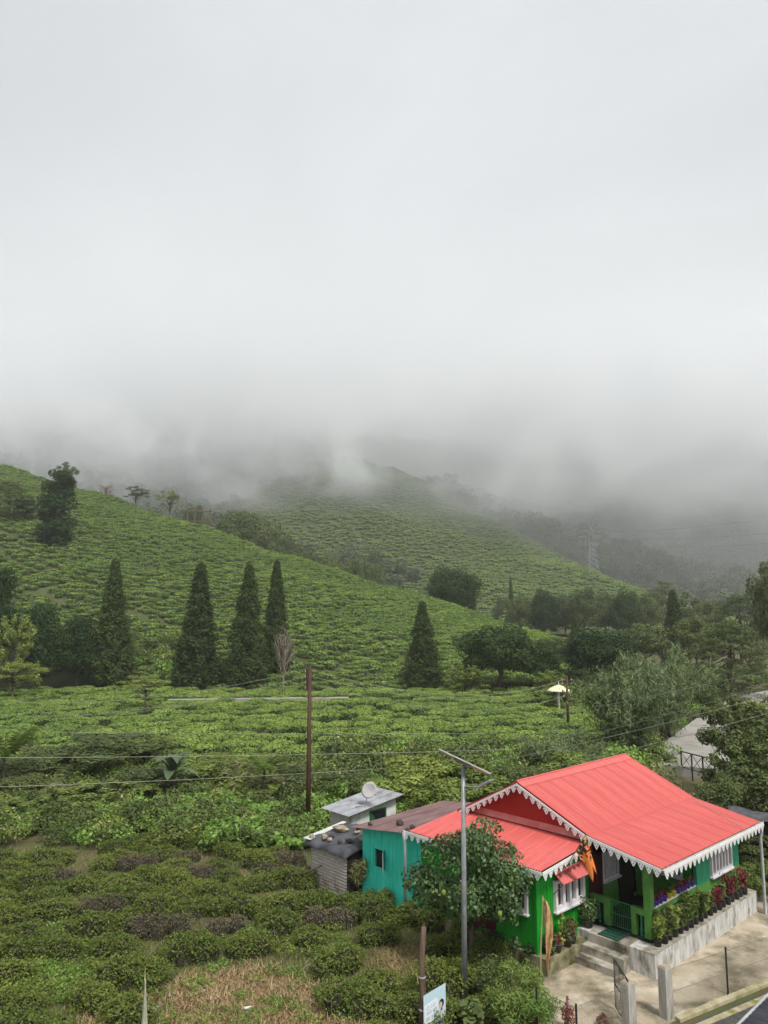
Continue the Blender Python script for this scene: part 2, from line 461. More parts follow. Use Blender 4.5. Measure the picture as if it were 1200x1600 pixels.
class Loft:
    # hillside lofted from a foot line to a crest line and rolled over behind it
    def __init__(s, foot, crest, back, convex=0.25, drop=0.6, amp=0.5, wl=40, seed=1):
        s.foot, s.crest = np.array(foot, float), np.array(crest, float)
        s.back, s.convex, s.drop, s.amp, s.wl, s.seed = back, convex, drop, amp, wl, seed
        n = len(s.foot); k = np.linspace(0, n - 1, 200)
        def sm(c):
            d = np.stack([np.interp(k, np.arange(n), c[:, j]) for j in range(3)], 1)
            w = 25; pad = np.concatenate([d[:1] + (d[:1] - d[1:w + 1][::-1]), d, d[-1:] + (d[-1:] - d[-w - 1:-1][::-1])])
            ker = np.hanning(2 * w + 1); ker /= ker.sum()
            return np.stack([np.convolve(pad[:, j], ker, 'valid') for j in range(3)], 1)
        s.F, s.C = sm(s.foot), sm(s.crest)
    def P(s, u, t):
        u = np.asarray(u, float); t = np.asarray(t, float)
        q = u * 199
        F = np.stack([np.interp(q, np.arange(200), s.F[:, j]) for j in range(3)], -1)
        C = np.stack([np.interp(q, np.arange(200), s.C[:, j]) for j in range(3)], -1)
        tt = np.minimum(t, 1.0); e = np.maximum(t - 1, 0)
        xy = F[..., :2] + (C[..., :2] - F[..., :2]) * (tt + e * s.back)[..., None]
        g = tt * (1 + s.convex) - s.convex * tt * tt
        z = F[..., 2] + (C[..., 2] - F[..., 2]) * (g - s.drop * np.minimum(e * 1.0, 1.2) ** 1.4 + (1 - s.convex) * np.minimum(e, 0.06))
        z = z + fbm2(xy[..., 0], xy[..., 1], s.wl, s.seed) * s.amp * sstep(0, 0.15, t)
        return np.concatenate([xy, z[..., None]], -1)
    def mesh(s, name, mat, nu=90, nt=50, tmax=2.0):
        u, t = np.meshgrid(np.linspace(0, 1, nu), np.linspace(-0.03, tmax, nt))
        tc_ = np.maximum(t, 0)
        P = s.P(u, tc_); P[..., 2] -= (t < 0) * 1.5; P[..., 1] -= (t < 0) * 1.0
        V = P.reshape(-1, 3)
        Q = np.array([(j * nu + i, j * nu + i + 1, (j + 1) * nu + i + 1, (j + 1) * nu + i) for j in range(nt - 1) for i in range(nu - 1)])
        TERR.append((V, Q))
        return struct(link(name, np_mesh(name, V, Q, mat, True)))
    def rows(s, drow, dbush, t0=0.0, t1=1.12, u0=0.0, u1=1.0):
        # planting rows that follow the slope
        mid = s.P(np.array([0.5]), np.array([0.0, ]))
        L = np.linalg.norm(s.P(np.array([0.5]), np.array([1.0])) - mid)
        pts = []
        nt = int(L * (t1 - t0) / drow)
        for k in range(nt):
            t = t0 + (t1 - t0) * (k + rng.uniform(-0.15, 0.15)) / nt
            uu = np.linspace(u0, u1, 160)
            tw = t + 0.018 * np.sin(uu * 9 + k * 0.05) + 0.010 * np.sin(uu * 23 + 1.3)
            C = s.P(uu, np.maximum(tw, 0))
            seg = np.r_[0, np.cumsum(np.linalg.norm(np.diff(C, axis=0), axis=1))]
            m = int(seg[-1] / dbush)
            if m < 2: continue
            d = (np.arange(m) + rng.uniform(-0.35, 0.35, m)) * dbush
            ub = np.interp(d, seg, uu); tb = np.interp(d, seg, tw) + rng.normal(size=m) * 0.34 * drow / L
            pts.append(np.stack([ub, tb], 1))
        return np.concatenate(pts)

def PX(l): return [tuple(at(px, py, Y)) for px, py, Y in l]
CREST_A = PX([(-420, 600, 330), (-180, 678, 292), (0, 735, 262), (215, 797, 230), (430, 868, 200), (600, 920, 182), (700, 952, 168), (800, 985, 150), (880, 1006, 136), (960, 1022, 124)])
FOOT_A = [(x_at(px, Y), Y, 0.0) for px, Y in [(-420, 112), (-180, 110), (0, 108), (215, 106), (430, 106), (600, 106), (700, 107), (800, 108), (880, 110), (960, 112)]]
hillA = Loft(FOOT_A, CREST_A, 0.55, 0.28, 0.55, 0.7, 34, 5)
M['tea_soil'] = surf('tea_soil', (0.034, 0.046, 0.015), (0.075, 0.085, 0.030), 0.25, 0.95, 0.3)
hillA.mesh('near_hill', M['tea_soil'], 110, 60, 2.0)

CREST_B = PX([(250, 850, 500), (350, 785, 530), (440, 738, 545), (540, 714, 540), (640, 744, 510), (740, 803, 480), (830, 850, 452), (900, 882, 432), (1000, 920, 405), (1060, 946, 390), (1120, 965, 380)])
FOOT_B = [(x, y, z) for x, y, z in [(-130, 345, 8), (-110, 330, 10), (-80, 322, 10), (-50, 316, 8), (-15, 308, 6), (20, 300, 5), (55, 292, 4), (85, 290, 3), (120, 292, 2), (150, 300, 1), (175, 310, 0)]]
hillB = Loft(FOOT_B, CREST_B, 0.5, 0.15, 0.6, 2.6, 70, 9)
hillB.mesh('far_tea_hill', M['tea_soil'], 100, 60, 2.0)

CREST_C = PX([(-900, 690, 850), (-300, 690, 880), (0, 688, 880), (300, 690, 880), (600, 700, 880), (800, 730, 880), (950, 757, 870), (1050, 780, 860), (1120, 799, 850), (1200, 822, 830), (1320, 862, 800), (1600, 925, 760)])
FOOT_C = [(-620, 360, 0), (-340, 345, 6), (-215, 340, 10), (-130, 345, 14), (-40, 380, 12), (60, 420, 8), (150, 430, 4), (215, 430, 2), (270, 425, 0), (330, 415, 0), (400, 400, 0), (560, 380, 0)]
hillC = Loft(FOOT_C, CREST_C, 0.3, 0.6, 0.3, 14, 190, 14)
M['forest_floor'] = surf('forest_floor', (0.022, 0.032, 0.014), (0.045, 0.058, 0.024), 0.05, 0.95)
hillC.mesh('forested_mountain', M['forest_floor'], 120, 60, 1.8)

_bv = [BVHTree.FromPolygons([tuple(v) for v in V], [tuple(q) for q in Q]) for V, Q in TERR]
def gz(x, y):
    best = -50.0
    for b in _bv:
        h = b.ray_cast(Vector((x, y, 1500.0)), Vector((0, 0, -1)))
        if h[0] is not None: best = max(best, h[0].z)
    return best
def surf_pt(px, py):
    # where the sight line through a picture point meets the terrain
    o, d = Vector((0, 0, CAM_Z)), Vector(pix_ray(px, py)).normalized(); best = None
    for b in _bv:
        h = b.ray_cast(o, d)
        if h[0] is not None and (best is None or h[3] < best[1]): best = (h[0], h[3])
    return best[0]
def gp(px, Y):
    # ground point in picture column px at depth Y
    z = 0.0
    for _ in range(3):
        x = x_at(px, Y, z); z = gz(x, Y)
    return Vector((x, Y, z))

# ------------------------------------------------------------------ scattering (what nobody could count)
def proto_collection(name, meshes):
    c = bpy.data.collections.new(name)
    for i, me in enumerate(meshes):
        c.objects.link(bpy.data.objects.new('%s_%02d' % (name, i), me))
    return c
def scatter(name, P, S, RZ, coll, nproto, label, cat):
    me = bpy.data.meshes.new(name)
    n = len(P)
    me.vertices.add(n); me.vertices.foreach_set('co', np.asarray(P, np.float32).ravel())
    a = me.attributes.new('size', 'FLOAT_VECTOR', 'POINT'); a.data.foreach_set('vector', np.asarray(S, np.float32).ravel())
    a = me.attributes.new('turn', 'FLOAT', 'POINT'); a.data.foreach_set('value', np.asarray(RZ, np.float32))
    a = me.attributes.new('kindno', 'INT', 'POINT'); a.data.foreach_set('value', rng.integers(0, nproto, n).astype(np.int32))
    me.update()
    o = link(name, me)
    ng = bpy.data.node_groups.new(name + '_nodes', 'GeometryNodeTree')
    ng.interface.new_socket('Geometry', in_out='INPUT', socket_type='NodeSocketGeometry')
    ng.interface.new_socket('Geometry', in_out='OUTPUT', socket_type='NodeSocketGeometry')
    N, L = ng.nodes, ng.links
    gi, go = N.new('NodeGroupInput'), N.new('NodeGroupOutput')
    iop = N.new('GeometryNodeInstanceOnPoints')
    ci = N.new('GeometryNodeCollectionInfo')
    ci.inputs['Collection'].default_value = coll
    ci.inputs['Separate Children'].default_value = True
    ci.inputs['Reset Children'].default_value = True
    def attr(nm, ty):
        q = N.new('GeometryNodeInputNamedAttribute'); q.data_type = ty; q.inputs['Name'].default_value = nm; return q.outputs['Attribute']
    comb = N.new('ShaderNodeCombineXYZ'); L.new(attr('turn', 'FLOAT'), comb.inputs['Z'])
    e2r = N.new('FunctionNodeEulerToRotation'); L.new(comb.outputs[0], e2r.inputs[0])
    L.new(gi.outputs[0], iop.inputs['Points']); L.new(ci.outputs[0], iop.inputs['Instance'])
    iop.inputs['Pick Instance'].default_value = True
    L.new(attr('kindno', 'INT'), iop.inputs['Instance Index'])
    L.new(e2r.outputs[0], iop.inputs['Rotation']); L.new(attr('size', 'FLOAT_VECTOR'), iop.inputs['Scale'])
    L.new(iop.outputs[0], go.inputs[0])
    md = o.modifiers.new('scatter', 'NODES'); md.node_group = ng
    return tag(o, label, cat, kind='stuff')

hill_bushes = [tea_bush_mesh('tea_cushion', rx, ry, h, 190, 0.24, 0.17, M['tea_hill'], 0.3, core='tea_core') for rx, ry, h in [(0.82, 0.62, 0.78), (0.95, 0.66, 0.72), (0.72, 0.66, 0.82), (1.05, 0.6, 0.76)]]
far_bushes = [tea_bush_mesh('tea_row_piece', rx, ry, h, 90, 0.5, 0.36, M['tea_far'], 0.3, core='tea_core') for rx, ry, h in [(1.6, 0.85, 1.0), (1.9, 0.9, 0.95), (1.3, 0.9, 1.05)]]
c_hill = proto_collection('tea_cushion', hill_bushes)
c_far = proto_collection('tea_row_piece', far_bushes)

def hill_scatter(h, name, drow, dbush, coll, npr, label, lanes=(), smin=0.72, smax=1.22, t0=0.01, t1=1.12, gap=0.06, u0=0.0, u1=1.0):
    ut = h.rows(drow, dbush, t0, t1, u0, u1)
    keep = rng.random(len(ut)) > gap
    for f in lanes: keep &= ~f(ut[:, 0], ut[:, 1])
    ut = ut[keep]
    P = h.P(ut[:, 0], np.maximum(ut[:, 1], 0)); P[:, 2] -= 0.08
    du = h.P(np.minimum(ut[:, 0] + 0.004, 1), np.maximum(ut[:, 1], 0)) - h.P(ut[:, 0], np.maximum(ut[:, 1], 0))
    rz = np.arctan2(du[:, 1], du[:, 0]) + rng.normal(size=len(ut)) * 0.6
    s = rng.uniform(smin, smax, (len(ut), 1)) * np.array([[1, 1, 1]]) * np.c_[rng.uniform(0.9, 1.25, len(ut)), np.ones(len(ut)), rng.uniform(0.85, 1.2, len(ut))]
    return scatter(name, P, s, rz, coll, npr, label, 'tea bushes')
lanesA = [lambda u, t: np.abs(t - (0.42 + 0.25 * (u - 0.35))) < 0.004 + 0.003 * np.sin(u * 60),
          lambda u, t: (np.abs(t - (0.20 - 0.12 * (u - 0.3))) < 0.0045) & (u < 0.62),
          lambda u, t: (np.abs(t - 0.66 - 0.5 * (u - 0.5)) < 0.005) & (u > 0.25) & (u < 0.6)]
hill_scatter(hillA, 'hillside_tea_bushes', 1.32, 1.38, c_hill, 4, 'tea bushes in dense rows all over the near green hillside', lanesA, gap=0.05)
hill_scatter(hillB, 'far_hillside_tea_rows', 2.7, 2.6, c_far, 3, 'hazy rows of tea on the far hillside below the cloud', [lambda u, t: np.abs(t - 0.45 - 0.2 * u) < 0.008], t0=0.02, t1=1.05, gap=0.05)

# ------------------------------------------------------------------ trees: every kind is modelled once at a height of 10 units
def tubes_mesh(name, segs, mat, n=6):
    mb = MB()
    for pts, rad in segs: mb.tube(pts, rad, n)
    return mb.mesh(name, mat, True)
def bent(p0, p1, k=3, j=0.06):
    p0, p1 = np.array(p0, float), np.array(p1, float); L = np.linalg.norm(p1 - p0)
    out = [p0 + (p1 - p0) * i / k + (rng.normal(size=3) * L * j if 0 < i < k else 0) for i in range(k + 1)]
    return [tuple(q) for q in out]
def limb_set(trunk_top, r0, ends, base=(0, 0, -0.3), split=0.45):
    segs = [(bent(base, trunk_top, 4, 0.015), np.linspace(r0, r0 * 0.35, 5))]
    b, t = np.array(base, float), np.array(trunk_top, float)
    for e in ends:
        f = split + (1 - split) * rng.random() * 0.8
        s0 = b + (t - b) * f
        segs.append((bent(s0, e, 3, 0.05), np.linspace(r0 * 0.38, r0 * 0.08, 4)))
    return segs
def k_conifer(seed, wide=1.75, mat='conifer', nl=26000):
    cl = []
    H = 10.0
    for i in range(190):
        h = (i + rng.random()) / 190
        rr = wide * (1 - h) ** 0.78 * (0.72 + 0.28 * min(1, h * 7)) * rng.uniform(0.64, 1.12)
        a = i * 2.399 + rng.normal() * 0.3
        z = 0.45 + h * 9.4
        s = 0.30 + 0.42 * (1 - h)
        cl.append((math.cos(a) * rr * 0.72, math.sin(a) * rr * 0.72, z - rr * 0.12, s * rng.uniform(0.7, 1.1), s * rng.uniform(0.7, 1.1), s * rng.uniform(0.8, 1.3)))
    cl.append((0, 0, 9.8, 0.10, 0.10, 0.42))
    P, D = ell_points(cl, nl, 0.45)
    N = D + np.array([0, 0, 0.35])
    crown = np_mesh('crown', *leaf_quads(P, N, 0.22, 0.085, 0.5, 0.5), M[mat])
    trunk = tubes_mesh('trunk', [(bent((0, 0, -0.3), (0, 0, 8.5), 4, 0.004), np.linspace(0.2, 0.04, 5))], M['bark'])
    return [('trunk', trunk), ('crown', crown)]
def k_round(nl=14000, w=9.0, z0=2.0, mat='tree_leaf', ncl=64, leaf=0.30, flat=1.0, sub=0.28, tr=0.28, cone=0.0):
    cl = []
    cz, rz = (10 + z0) / 2, (10 - z0) / 2
    for i in range(ncl):
        d = unit(1)[0]; d[2] = max(d[2], -0.55)
        f = rng.uniform(0.5, 0.8)
        s = rng.uniform(0.7, 1.2) * sub * w / 2
        k = 1 - cone * max(0, d[2])
        cl.append((d[0] * w / 2 * f * k, d[1] * w / 2 * f * k, cz + d[2] * rz * f, s, s, s * 0.75 * flat))
    P, D = ell_points(cl, nl, 0.62, 0.35)
    P[:, 2] = np.minimum(P[:, 2], 10.05)
    crown = np_mesh('crown', *leaf_quads(P, D + np.array([0, 0, 0.4]), leaf, leaf * 0.55, 0.55), M[mat])
    ends = [(c[0] * 0.8, c[1] * 0.8, c[2]) for c in cl[:12]]
    trunk = tubes_mesh('trunk', limb_set((0.2, 0.1, cz), tr, ends), M['bark'])
    return [('trunk', trunk), ('crown', crown)]
def k_column(nl=15000, w=4.8):
    cl = []
    for i in range(70):
        z = 0.5 + 9.0 * (i + rng.random()) / 70
        a = rng.random() * 6.28; r = w * 0.26 * rng.uniform(0.5, 1.1) * (1 - 0.25 * (z / 10) ** 3)
        s = rng.uniform(0.5, 0.85)
        cl.append((math.cos(a) * r, math.sin(a) * r, z, s * 1.15, s * 1.15, s))
    P, D = ell_points(cl, nl, 0.6, 0.3)
    crown = np_mesh('crown', *leaf_quads(P, D + np.array([0, 0, 0.4]), 0.24, 0.14, 0.55), M['dark_leaf'])
    trunk = tubes_mesh('trunk', [(bent((0, 0, -0.3), (0, 0, 8), 4, 0.01), np.linspace(0.22, 0.05, 5))], M['bark'])
    return [('trunk', trunk), ('crown', crown)]
def k_flat(nl=4200, w=8.0, mat='tree_leaf'):
    cl = []
    for i in range(24):
        a = rng.random() * 6.28; r = w / 2 * math.sqrt(rng.random()) * 0.85
        cl.append((math.cos(a) * r, math.sin(a) * r, 9.3 - 1.8 * (r / (w / 2)) ** 2 - rng.random() * 2.6, rng.uniform(0.6, 1.3), rng.uniform(0.6, 1.3), rng.uniform(0.25, 0.6)))
    P, D = ell_points(cl, nl, 0.2)
    crown = np_mesh('crown', *leaf_quads(P, D * 0.3 + np.array([0, 0, 1.0]), 0.26, 0.14, 0.4), M[mat])
    trunk = tubes_mesh('trunk', limb_set((0.3, 0, 7.0), 0.2, [(c[0] * 0.9, c[1] * 0.9, c[2] - 0.1) for c in cl], split=0.55), M['bark'], 5)
    return [('trunk', trunk), ('crown', crown)]
def k_bare(mat='bark_pale'):
    segs = [(bent((0, 0, -0.3), (0.1, 0, 6.5), 4, 0.02), np.linspace(0.16, 0.05, 5))]
    tw = []
    for i in range(24):
        z = 2.5 + 5 * i / 24; a = i * 2.4
        L = 3.4 - z * 0.22 + rng.random()
        e = (math.cos(a) * L * 0.42, math.sin(a) * L * 0.42, z + L * 0.85)
        segs.append((bent((0, 0, z), e, 3, 0.05), np.linspace(0.06, 0.02, 4)))
        for j in range(5):
            f = rng.uniform(0.35, 1.0); s0 = np.array((0, 0, z)) + (np.array(e) - np.array((0, 0, z))) * f
            e2 = s0 + np.array((rng.normal() * 0.45, rng.normal() * 0.45, 0.7 + rng.random() * 0.5))
            tw.append((bent(s0, e2, 2, 0.06), [0.025, 0.018, 0.01]))
    return [('trunk', tubes_mesh('trunk', segs, M[mat], 5)), ('twigs', tubes_mesh('twigs', tw, M[mat], 3))]
def k_bamboo(nl=16000, w=8.0):
    segs, P, N = [], [], []
    for i in range(26):
        a = rng.random() * 6.28; lean = w / 2 * rng.uniform(0.15, 0.95); h = rng.uniform(6.5, 10.0) * (1 - 0.25 * lean / (w / 2))
        b = np.array((math.cos(a) * 0.7 * rng.random(), math.sin(a) * 0.7 * rng.random(), -0.2))
        d = np.array((math.cos(a), math.sin(a), 0))
        pts = []
        for k in range(9):
            f = k / 8
            pts.append(b + d * lean * f ** 2.0 + np.array((0, 0, h * (f - 0.16 * f ** 4))))
        segs.append(([tuple(p) for p in pts], np.linspace(0.07, 0.02, 9)))
        pts = np.array(pts); m = nl // 26
        f = 0.22 + 0.78 * rng.random(m) ** 0.75
        c = np.stack([np.interp(f * 8, np.arange(9), pts[:, q]) for q in range(3)], 1)
        sp = rng.integers(0, 34, m)                       # sprays of leaves hang from the nodes
        rs = np.random.default_rng(i + 50)
        off = rs.normal(size=(34, 3)) * np.array((0.5, 0.5, 0.3))
        tt = rng.random((m, 1))
        c = c + off[sp] * (0.4 + tt) + np.array((0, 0, -1)) * tt * 0.5 + rng.normal(size=(m, 3)) * 0.10
        P.append(c); N.append(off[sp] + rng.normal(size=(m, 3)) * 0.3 + np.array((0, 0, 0.3)))
    P, N = np.concatenate(P), np.concatenate(N)
    crown = np_mesh('crown', *leaf_quads(P, N, 0.42, 0.075, 0.5, 1.6), M['bamboo_leaf'])
    return [('trunk', tubes_mesh('culms', segs, M['bark'], 5)), ('crown', crown)]
def k_layered(nl=16000, w=11.0, mat='tree_leaf'):
    cl = []
    for i in range(60):
        h = (i + rng.random()) / 60
        a = i * 2.4; r = w / 2 * (1 - h ** 2.2) ** 0.6 * rng.uniform(0.55, 0.95)
        cl.append((math.cos(a) * r, math.sin(a) * r, 1.6 + 8.0 * h, rng.uniform(0.9, 1.5), rng.uniform(0.9, 1.5), 0.36))
    P, D = ell_points(cl, nl, 0.45, 0.3)
    crown = np_mesh('crown', *leaf_quads(P, D * 0.5 + np.array([0, 0, 0.8]), 0.28, 0.12, 0.5), M[mat])
    trunk = tubes_mesh('trunk', limb_set((0, 0, 9), 0.3, [(c[0] * 0.8, c[1] * 0.8, c[2]) for c in cl[::4]], split=0.15), M['bark'])
    return [('trunk', trunk), ('crown', crown)]
def k_open(nl=9500, w=8.0, leaf=0.36, mat='tree_leaf', ncl=70, flower=0.0):
    # loose upright shrub tree: leafy twigs with gaps between them
    cl = []
    for i in range(ncl):
        a = rng.random() * 6.28; h = rng.uniform(0.12, 1.0); r = w / 2 * math.sqrt(rng.random()) * (1.0 - 0.45 * h ** 2)
        cl.append((math.cos(a) * r, math.sin(a) * r, 0.6 + 8.9 * h, rng.uniform(0.4, 0.8), rng.uniform(0.4, 0.8), rng.uniform(0.5, 0.9)))
    P, D = ell_points(cl, nl, 0.25)
    V, Qd = leaf_quads(P, D + np.array([0, 0, 0.5]), leaf, leaf * 0.5, 0.6, 0.3)
    crown = np_mesh('crown', V, Qd, [M[mat], M['blossom']])
    if flower: set_mats(crown, ((rng.random(nl) < flower) & (D[:, 2] > 0.1)).astype(int))
    trunk = tubes_mesh('trunk', limb_set((0.1, 0.1, 5.5), 0.16, [(c[0] * 0.95, c[1] * 0.95, c[2]) for c in cl[:26]], split=0.05), M['bark'], 5)
    return [('trunk', trunk), ('crown', crown)]

KINDS = {
    'conifer': k_conifer(1), 'conifer2': k_conifer(2, 1.45),
    'round': k_round(), 'round2': k_round(mat='dark_leaf', w=9.5, z0=1.0, ncl=76, nl=18000, leaf=0.28),
    'oval': k_round(mat='dark_leaf', w=7.0, z0=0.2, ncl=56, leaf=0.28, sub=0.40, cone=0.45, nl=15000),
    'column': k_column(), 'flat': k_flat(), 'flat2': k_flat(w=9.5, mat='shrub_leaf'), 'bare': k_bare(),
    'bamboo': k_bamboo(), 'layered': k_layered(), 'open': k_open(), 'open2': k_open(mat='shrub_leaf', flower=0.03),
    'bushy': k_round(nl=10000, w=11, z0=0.2, ncl=36, mat='tree_leaf', leaf=0.34, tr=0.2),
    'bushy2': k_round(nl=10000, w=11, z0=0.2, ncl=36, mat='shrub_leaf', leaf=0.42, tr=0.2),
    'dry': k_open(nl=4200, w=11, mat='shrub_dry', leaf=0.36, ncl=60, flower=0.06),
    'bright': k_round(nl=6000, w=12, z0=0.1, ncl=40, mat='bright_leaf', leaf=0.55, tr=0.15, sub=0.36),
}
def extent(parts):
    me = parts[-1][1]; n = len(me.vertices); co = np.empty(n * 3, np.float32); me.vertices.foreach_get('co', co); co = co.reshape(-1, 3)
    return np.percentile(np.abs(co[:, 0]), 99) * 2, np.percentile(co[:, 2], 99.7)
EXT = {k: extent(v) for k, v in KINDS.items()}
def tree(kind, name, label, cat, px, Y, top_py, wpx, group=None, sink=0.0, base=None):
    p = base if base is not None else gp(px, Y)
    p = Vector((p.x, p.y, p.z - sink))
    H = max(at(px, top_py, Y).z - p.z, 0.3)
    W = wpx * Y * 1.0 / FPX
    w0, h0 = EXT[kind]
    root = thing(name, label, cat, p, rng.random() * 6.28, group, (W / w0, W / w0, H / h0))
    for nm, me in KINDS[kind]: link(nm, me, root)
    return root

# conifers along the field edge
tree('conifer', 'conifer_tree', 'tall dark conifer beside the two dark round trees at left', 'conifer', 172, 108, 878, 62)
tree('conifer2', 'conifer_tree', 'tall dark conifer standing alone left of the conifer pair', 'conifer', 308, 107, 884, 66)
tree('conifer', 'conifer_tree', 'front conifer of the close pair behind the brown utility pole', 'conifer', 385, 107, 884, 62)
tree('conifer2', 'conifer_tree', 'slim rear conifer of the close pair, behind the bare tree', 'conifer', 430, 112, 879, 44)
tree('conifer', 'conifer_tree', 'shorter conifer alone at the foot of the hill, left of the round tree', 'conifer', 661, 107, 943, 56)
tree('conifer2', 'conifer_tree', 'pointed conifer rising from the dark trees at right', 'conifer', 1057, 142, 924, 44)
tree('conifer', 'conifer_tree', 'small pointed conifer in front of the distant tree line', 'conifer', 901, 146, 958, 26)
tree('conifer2', 'conifer_tree', 'thin hazy conifer at left end of the distant tree line', 'conifer', 800, 230, 903, 13)
# left edge of the field
tree('oval', 'dark_tree', 'dark glossy egg-shaped tree, left one of two beside the conifer', 'tree', 62, 106, 945, 72)
tree('oval', 'dark_tree', 'dark glossy tree with pale thin trunk between egg-shaped tree and conifer', 'tree', 120, 107, 963, 66)
tree('oval', 'dark_tree', 'dark tree cut off by the left picture edge', 'tree', -14, 104, 890, 66)
tree('open2', 'pale_tree', 'pale green feathery young tree under the dark tree at left edge', 'tree', 16, 100, 962, 70)
tree('flat2', 'pale_tree', 'low pale green spreading shrub tree at left edge of tea field', 'tree', 20, 94, 1035, 95)
tree('flat2', 'sapling', 'thin pale sapling alone in the tea field left of conifer', 'sapling', 225, 82, 1055, 78)
# on the near hill
q_ = surf_pt(85, 851)
tree('column', 'column_tree', 'tall ivy-thick columnar tree standing alone on the tea hillside', 'tree', 85, q_.y, 734, 54, base=q_)
tree('layered', 'spreading_tree', 'dark spreading tree at left edge high on the tea hill', 'tree', 12, surf_pt(12, 815).y, 752, 80, base=surf_pt(12, 815))
tree('round2', 'spreading_tree', 'small dark rounded tree next to the spreading tree on the hill', 'tree', 38, surf_pt(38, 815).y, 776, 36, base=surf_pt(38, 815))
tree('flat', 'umbrella_tree', 'flat-topped tree peeping over the hill behind the columnar tree', 'tree', 102, 262, 722, 36)
tree('bare', 'bare_tree', 'bare grey tree on the hill crest left of flat-topped trees', 'tree', 165, 246, 754, 34)
tree('flat', 'umbrella_tree', 'dark flat-topped tree on the hill crest beside the bare one', 'tree', 212, 240, 760, 42)
tree('flat2', 'umbrella_tree', 'pale flat-topped tree with slender trunk on the hill crest', 'tree', 263, 236, 766, 42)
# behind the near hill's crest
for px, Y, top, w, k, lab in [
        (372, 250, 798, 72, 'round', 'big round tree behind the hill crest, left of its clump'),
        (412, 252, 812, 66, 'round', 'round tree at the right of the clump behind the hill crest'),
        (345, 262, 822, 44, 'bushy', 'small tree at left foot of the clump behind the crest'),
        (446, 246, 838, 52, 'bushy', 'low tree stepping down the crest from the round clump'),
        (300, 262, 790, 40, 'bushy', 'tree beside the ruined frame behind the crest'),
        (486, 240, 862, 44, 'bushy', 'low rounded tree behind the middle of the hill crest'),
        (520, 236, 870, 34, 'round', 'small tree left of two round ones behind the crest'),
        (550, 232, 874, 46, 'round', 'left of two round trees standing together behind the crest'),
        (582, 228, 880, 46, 'round', 'right of two round trees standing together behind the crest'),
        (706, 192, 888, 86, 'round2', 'dark round tree standing alone on the lower hill crest')]:
    tree(k, 'crest_tree', lab, 'tree', px, Y, top, w)
# foot of the hill, right half
tree('round2', 'broad_tree', 'broad dark tree with several trunks at foot of hill', 'tree', 780, 104, 976, 122)
tree('round2', 'broad_tree', 'smaller dark tree at right side of the broad dark one', 'tree', 846, 106, 1000, 64)
tree('round2', 'broad_tree', 'large dark round tree behind the pale parasol shelter', 'tree', 936, 108, 984, 112)
tree('round', 'broad_tree', 'dark tree between the smaller dark tree and large round one', 'tree', 884, 122, 996, 62)
tree('open2', 'small_tree', 'low pale shrub tree between the conifer and broad tree', 'tree', 728, 100, 1040, 60)
tree('open2', 'small_tree', 'pale green shrub tree behind the parasol shelter', 'tree', 866, 88, 1048, 62)
# distant tree line at right
for i, (px, Y, top, w, k) in enumerate([(790, 222, 932, 30, 'bushy'), (822, 218, 930, 46, 'round'), (852, 214, 922, 42, 'round2'), (884, 216, 930, 44, 'round'),
        (914, 208, 920, 50, 'round'), (948, 212, 926, 48, 'round'), (980, 204, 922, 46, 'round2'), (1012, 210, 930, 46, 'round'), (1036, 220, 908, 56, 'flat'),
        (1086, 200, 926, 52, 'open'), (1110, 190, 940, 48, 'round')]):
    tree(k, 'distant_tree', '%s tree from the left in the misty tree line at right' % ORD[i], 'tree', px, Y, top, w, 'distant tree line')
tree('layered', 'umbrella_tree', 'brownish flat-crowned tree behind the big layered tree at right', 'tree', 1160, 150, 930, 100)
tree('layered', 'layered_tree', 'big dark layered tree above the road at right', 'tree', 1146, 92, 972, 124)
tree('round', 'broad_tree', 'dark tree filling the gap left of the pointed conifer', 'tree', 1010, 128, 975, 74)
tree('round', 'broad_tree', 'dark tree just right of the pointed conifer', 'tree', 1090, 124, 965, 60)
tree('round', 'edge_tree', 'dark leafy tree cut off by the right picture edge', 'tree', 1228, 100, 880, 84)
# around the bamboo and the road
tree('bamboo', 'bamboo_clump', 'big feathery bamboo clump, left one of two behind the house', 'bamboo', 982, 56, 1040, 150)
tree('bamboo', 'bamboo_clump', 'taller feathery bamboo clump, right one behind the house', 'bamboo', 1042, 64, 1012, 110)
tree('bamboo', 'bamboo_clump', 'low bamboo thicket left of the red roof', 'bamboo', 880, 48, 1142, 120)
tree('bright', 'leafy_shrub', 'yellow-green shrub right behind the ridge of the red roof', 'shrub', 965, 38, 1166, 120)
tree('bushy', 'roadside_tree', 'leafy tree left of the road bend behind the bamboo', 'tree', 1090, 80, 1046, 70)
tree('open', 'roadside_tree', 'loose leafy tree hiding the road bend at right', 'tree', 1162, 44, 1088, 116)
tree('open', 'roadside_tree', 'dark leafy shrub tree at right edge behind the house', 'tree', 1192, 38, 1150, 130)
tree('bushy', 'roadside_shrub', 'dark rounded shrub behind the right end of the red roof', 'shrub', 1145, 36, 1212, 90)
tree('dry', 'dry_shrub', 'twiggy dry brown shrub behind the red roof below the railing', 'shrub', 1048, 37, 1206, 90)
tree('bushy', 'roadside_shrub', 'leafy shrub at the right end of the house', 'shrub', 1190, 33, 1300, 90)
tree('bushy2', 'roadside_shrub', 'low broad-leaved weeds beyond the downpipe at right', 'shrub', 1186, 30.6, 1345, 60)
tree('bare', 'bare_tree', 'leafless pinkish young tree beside the rear conifer', 'tree', 443, 99, 975, 34)

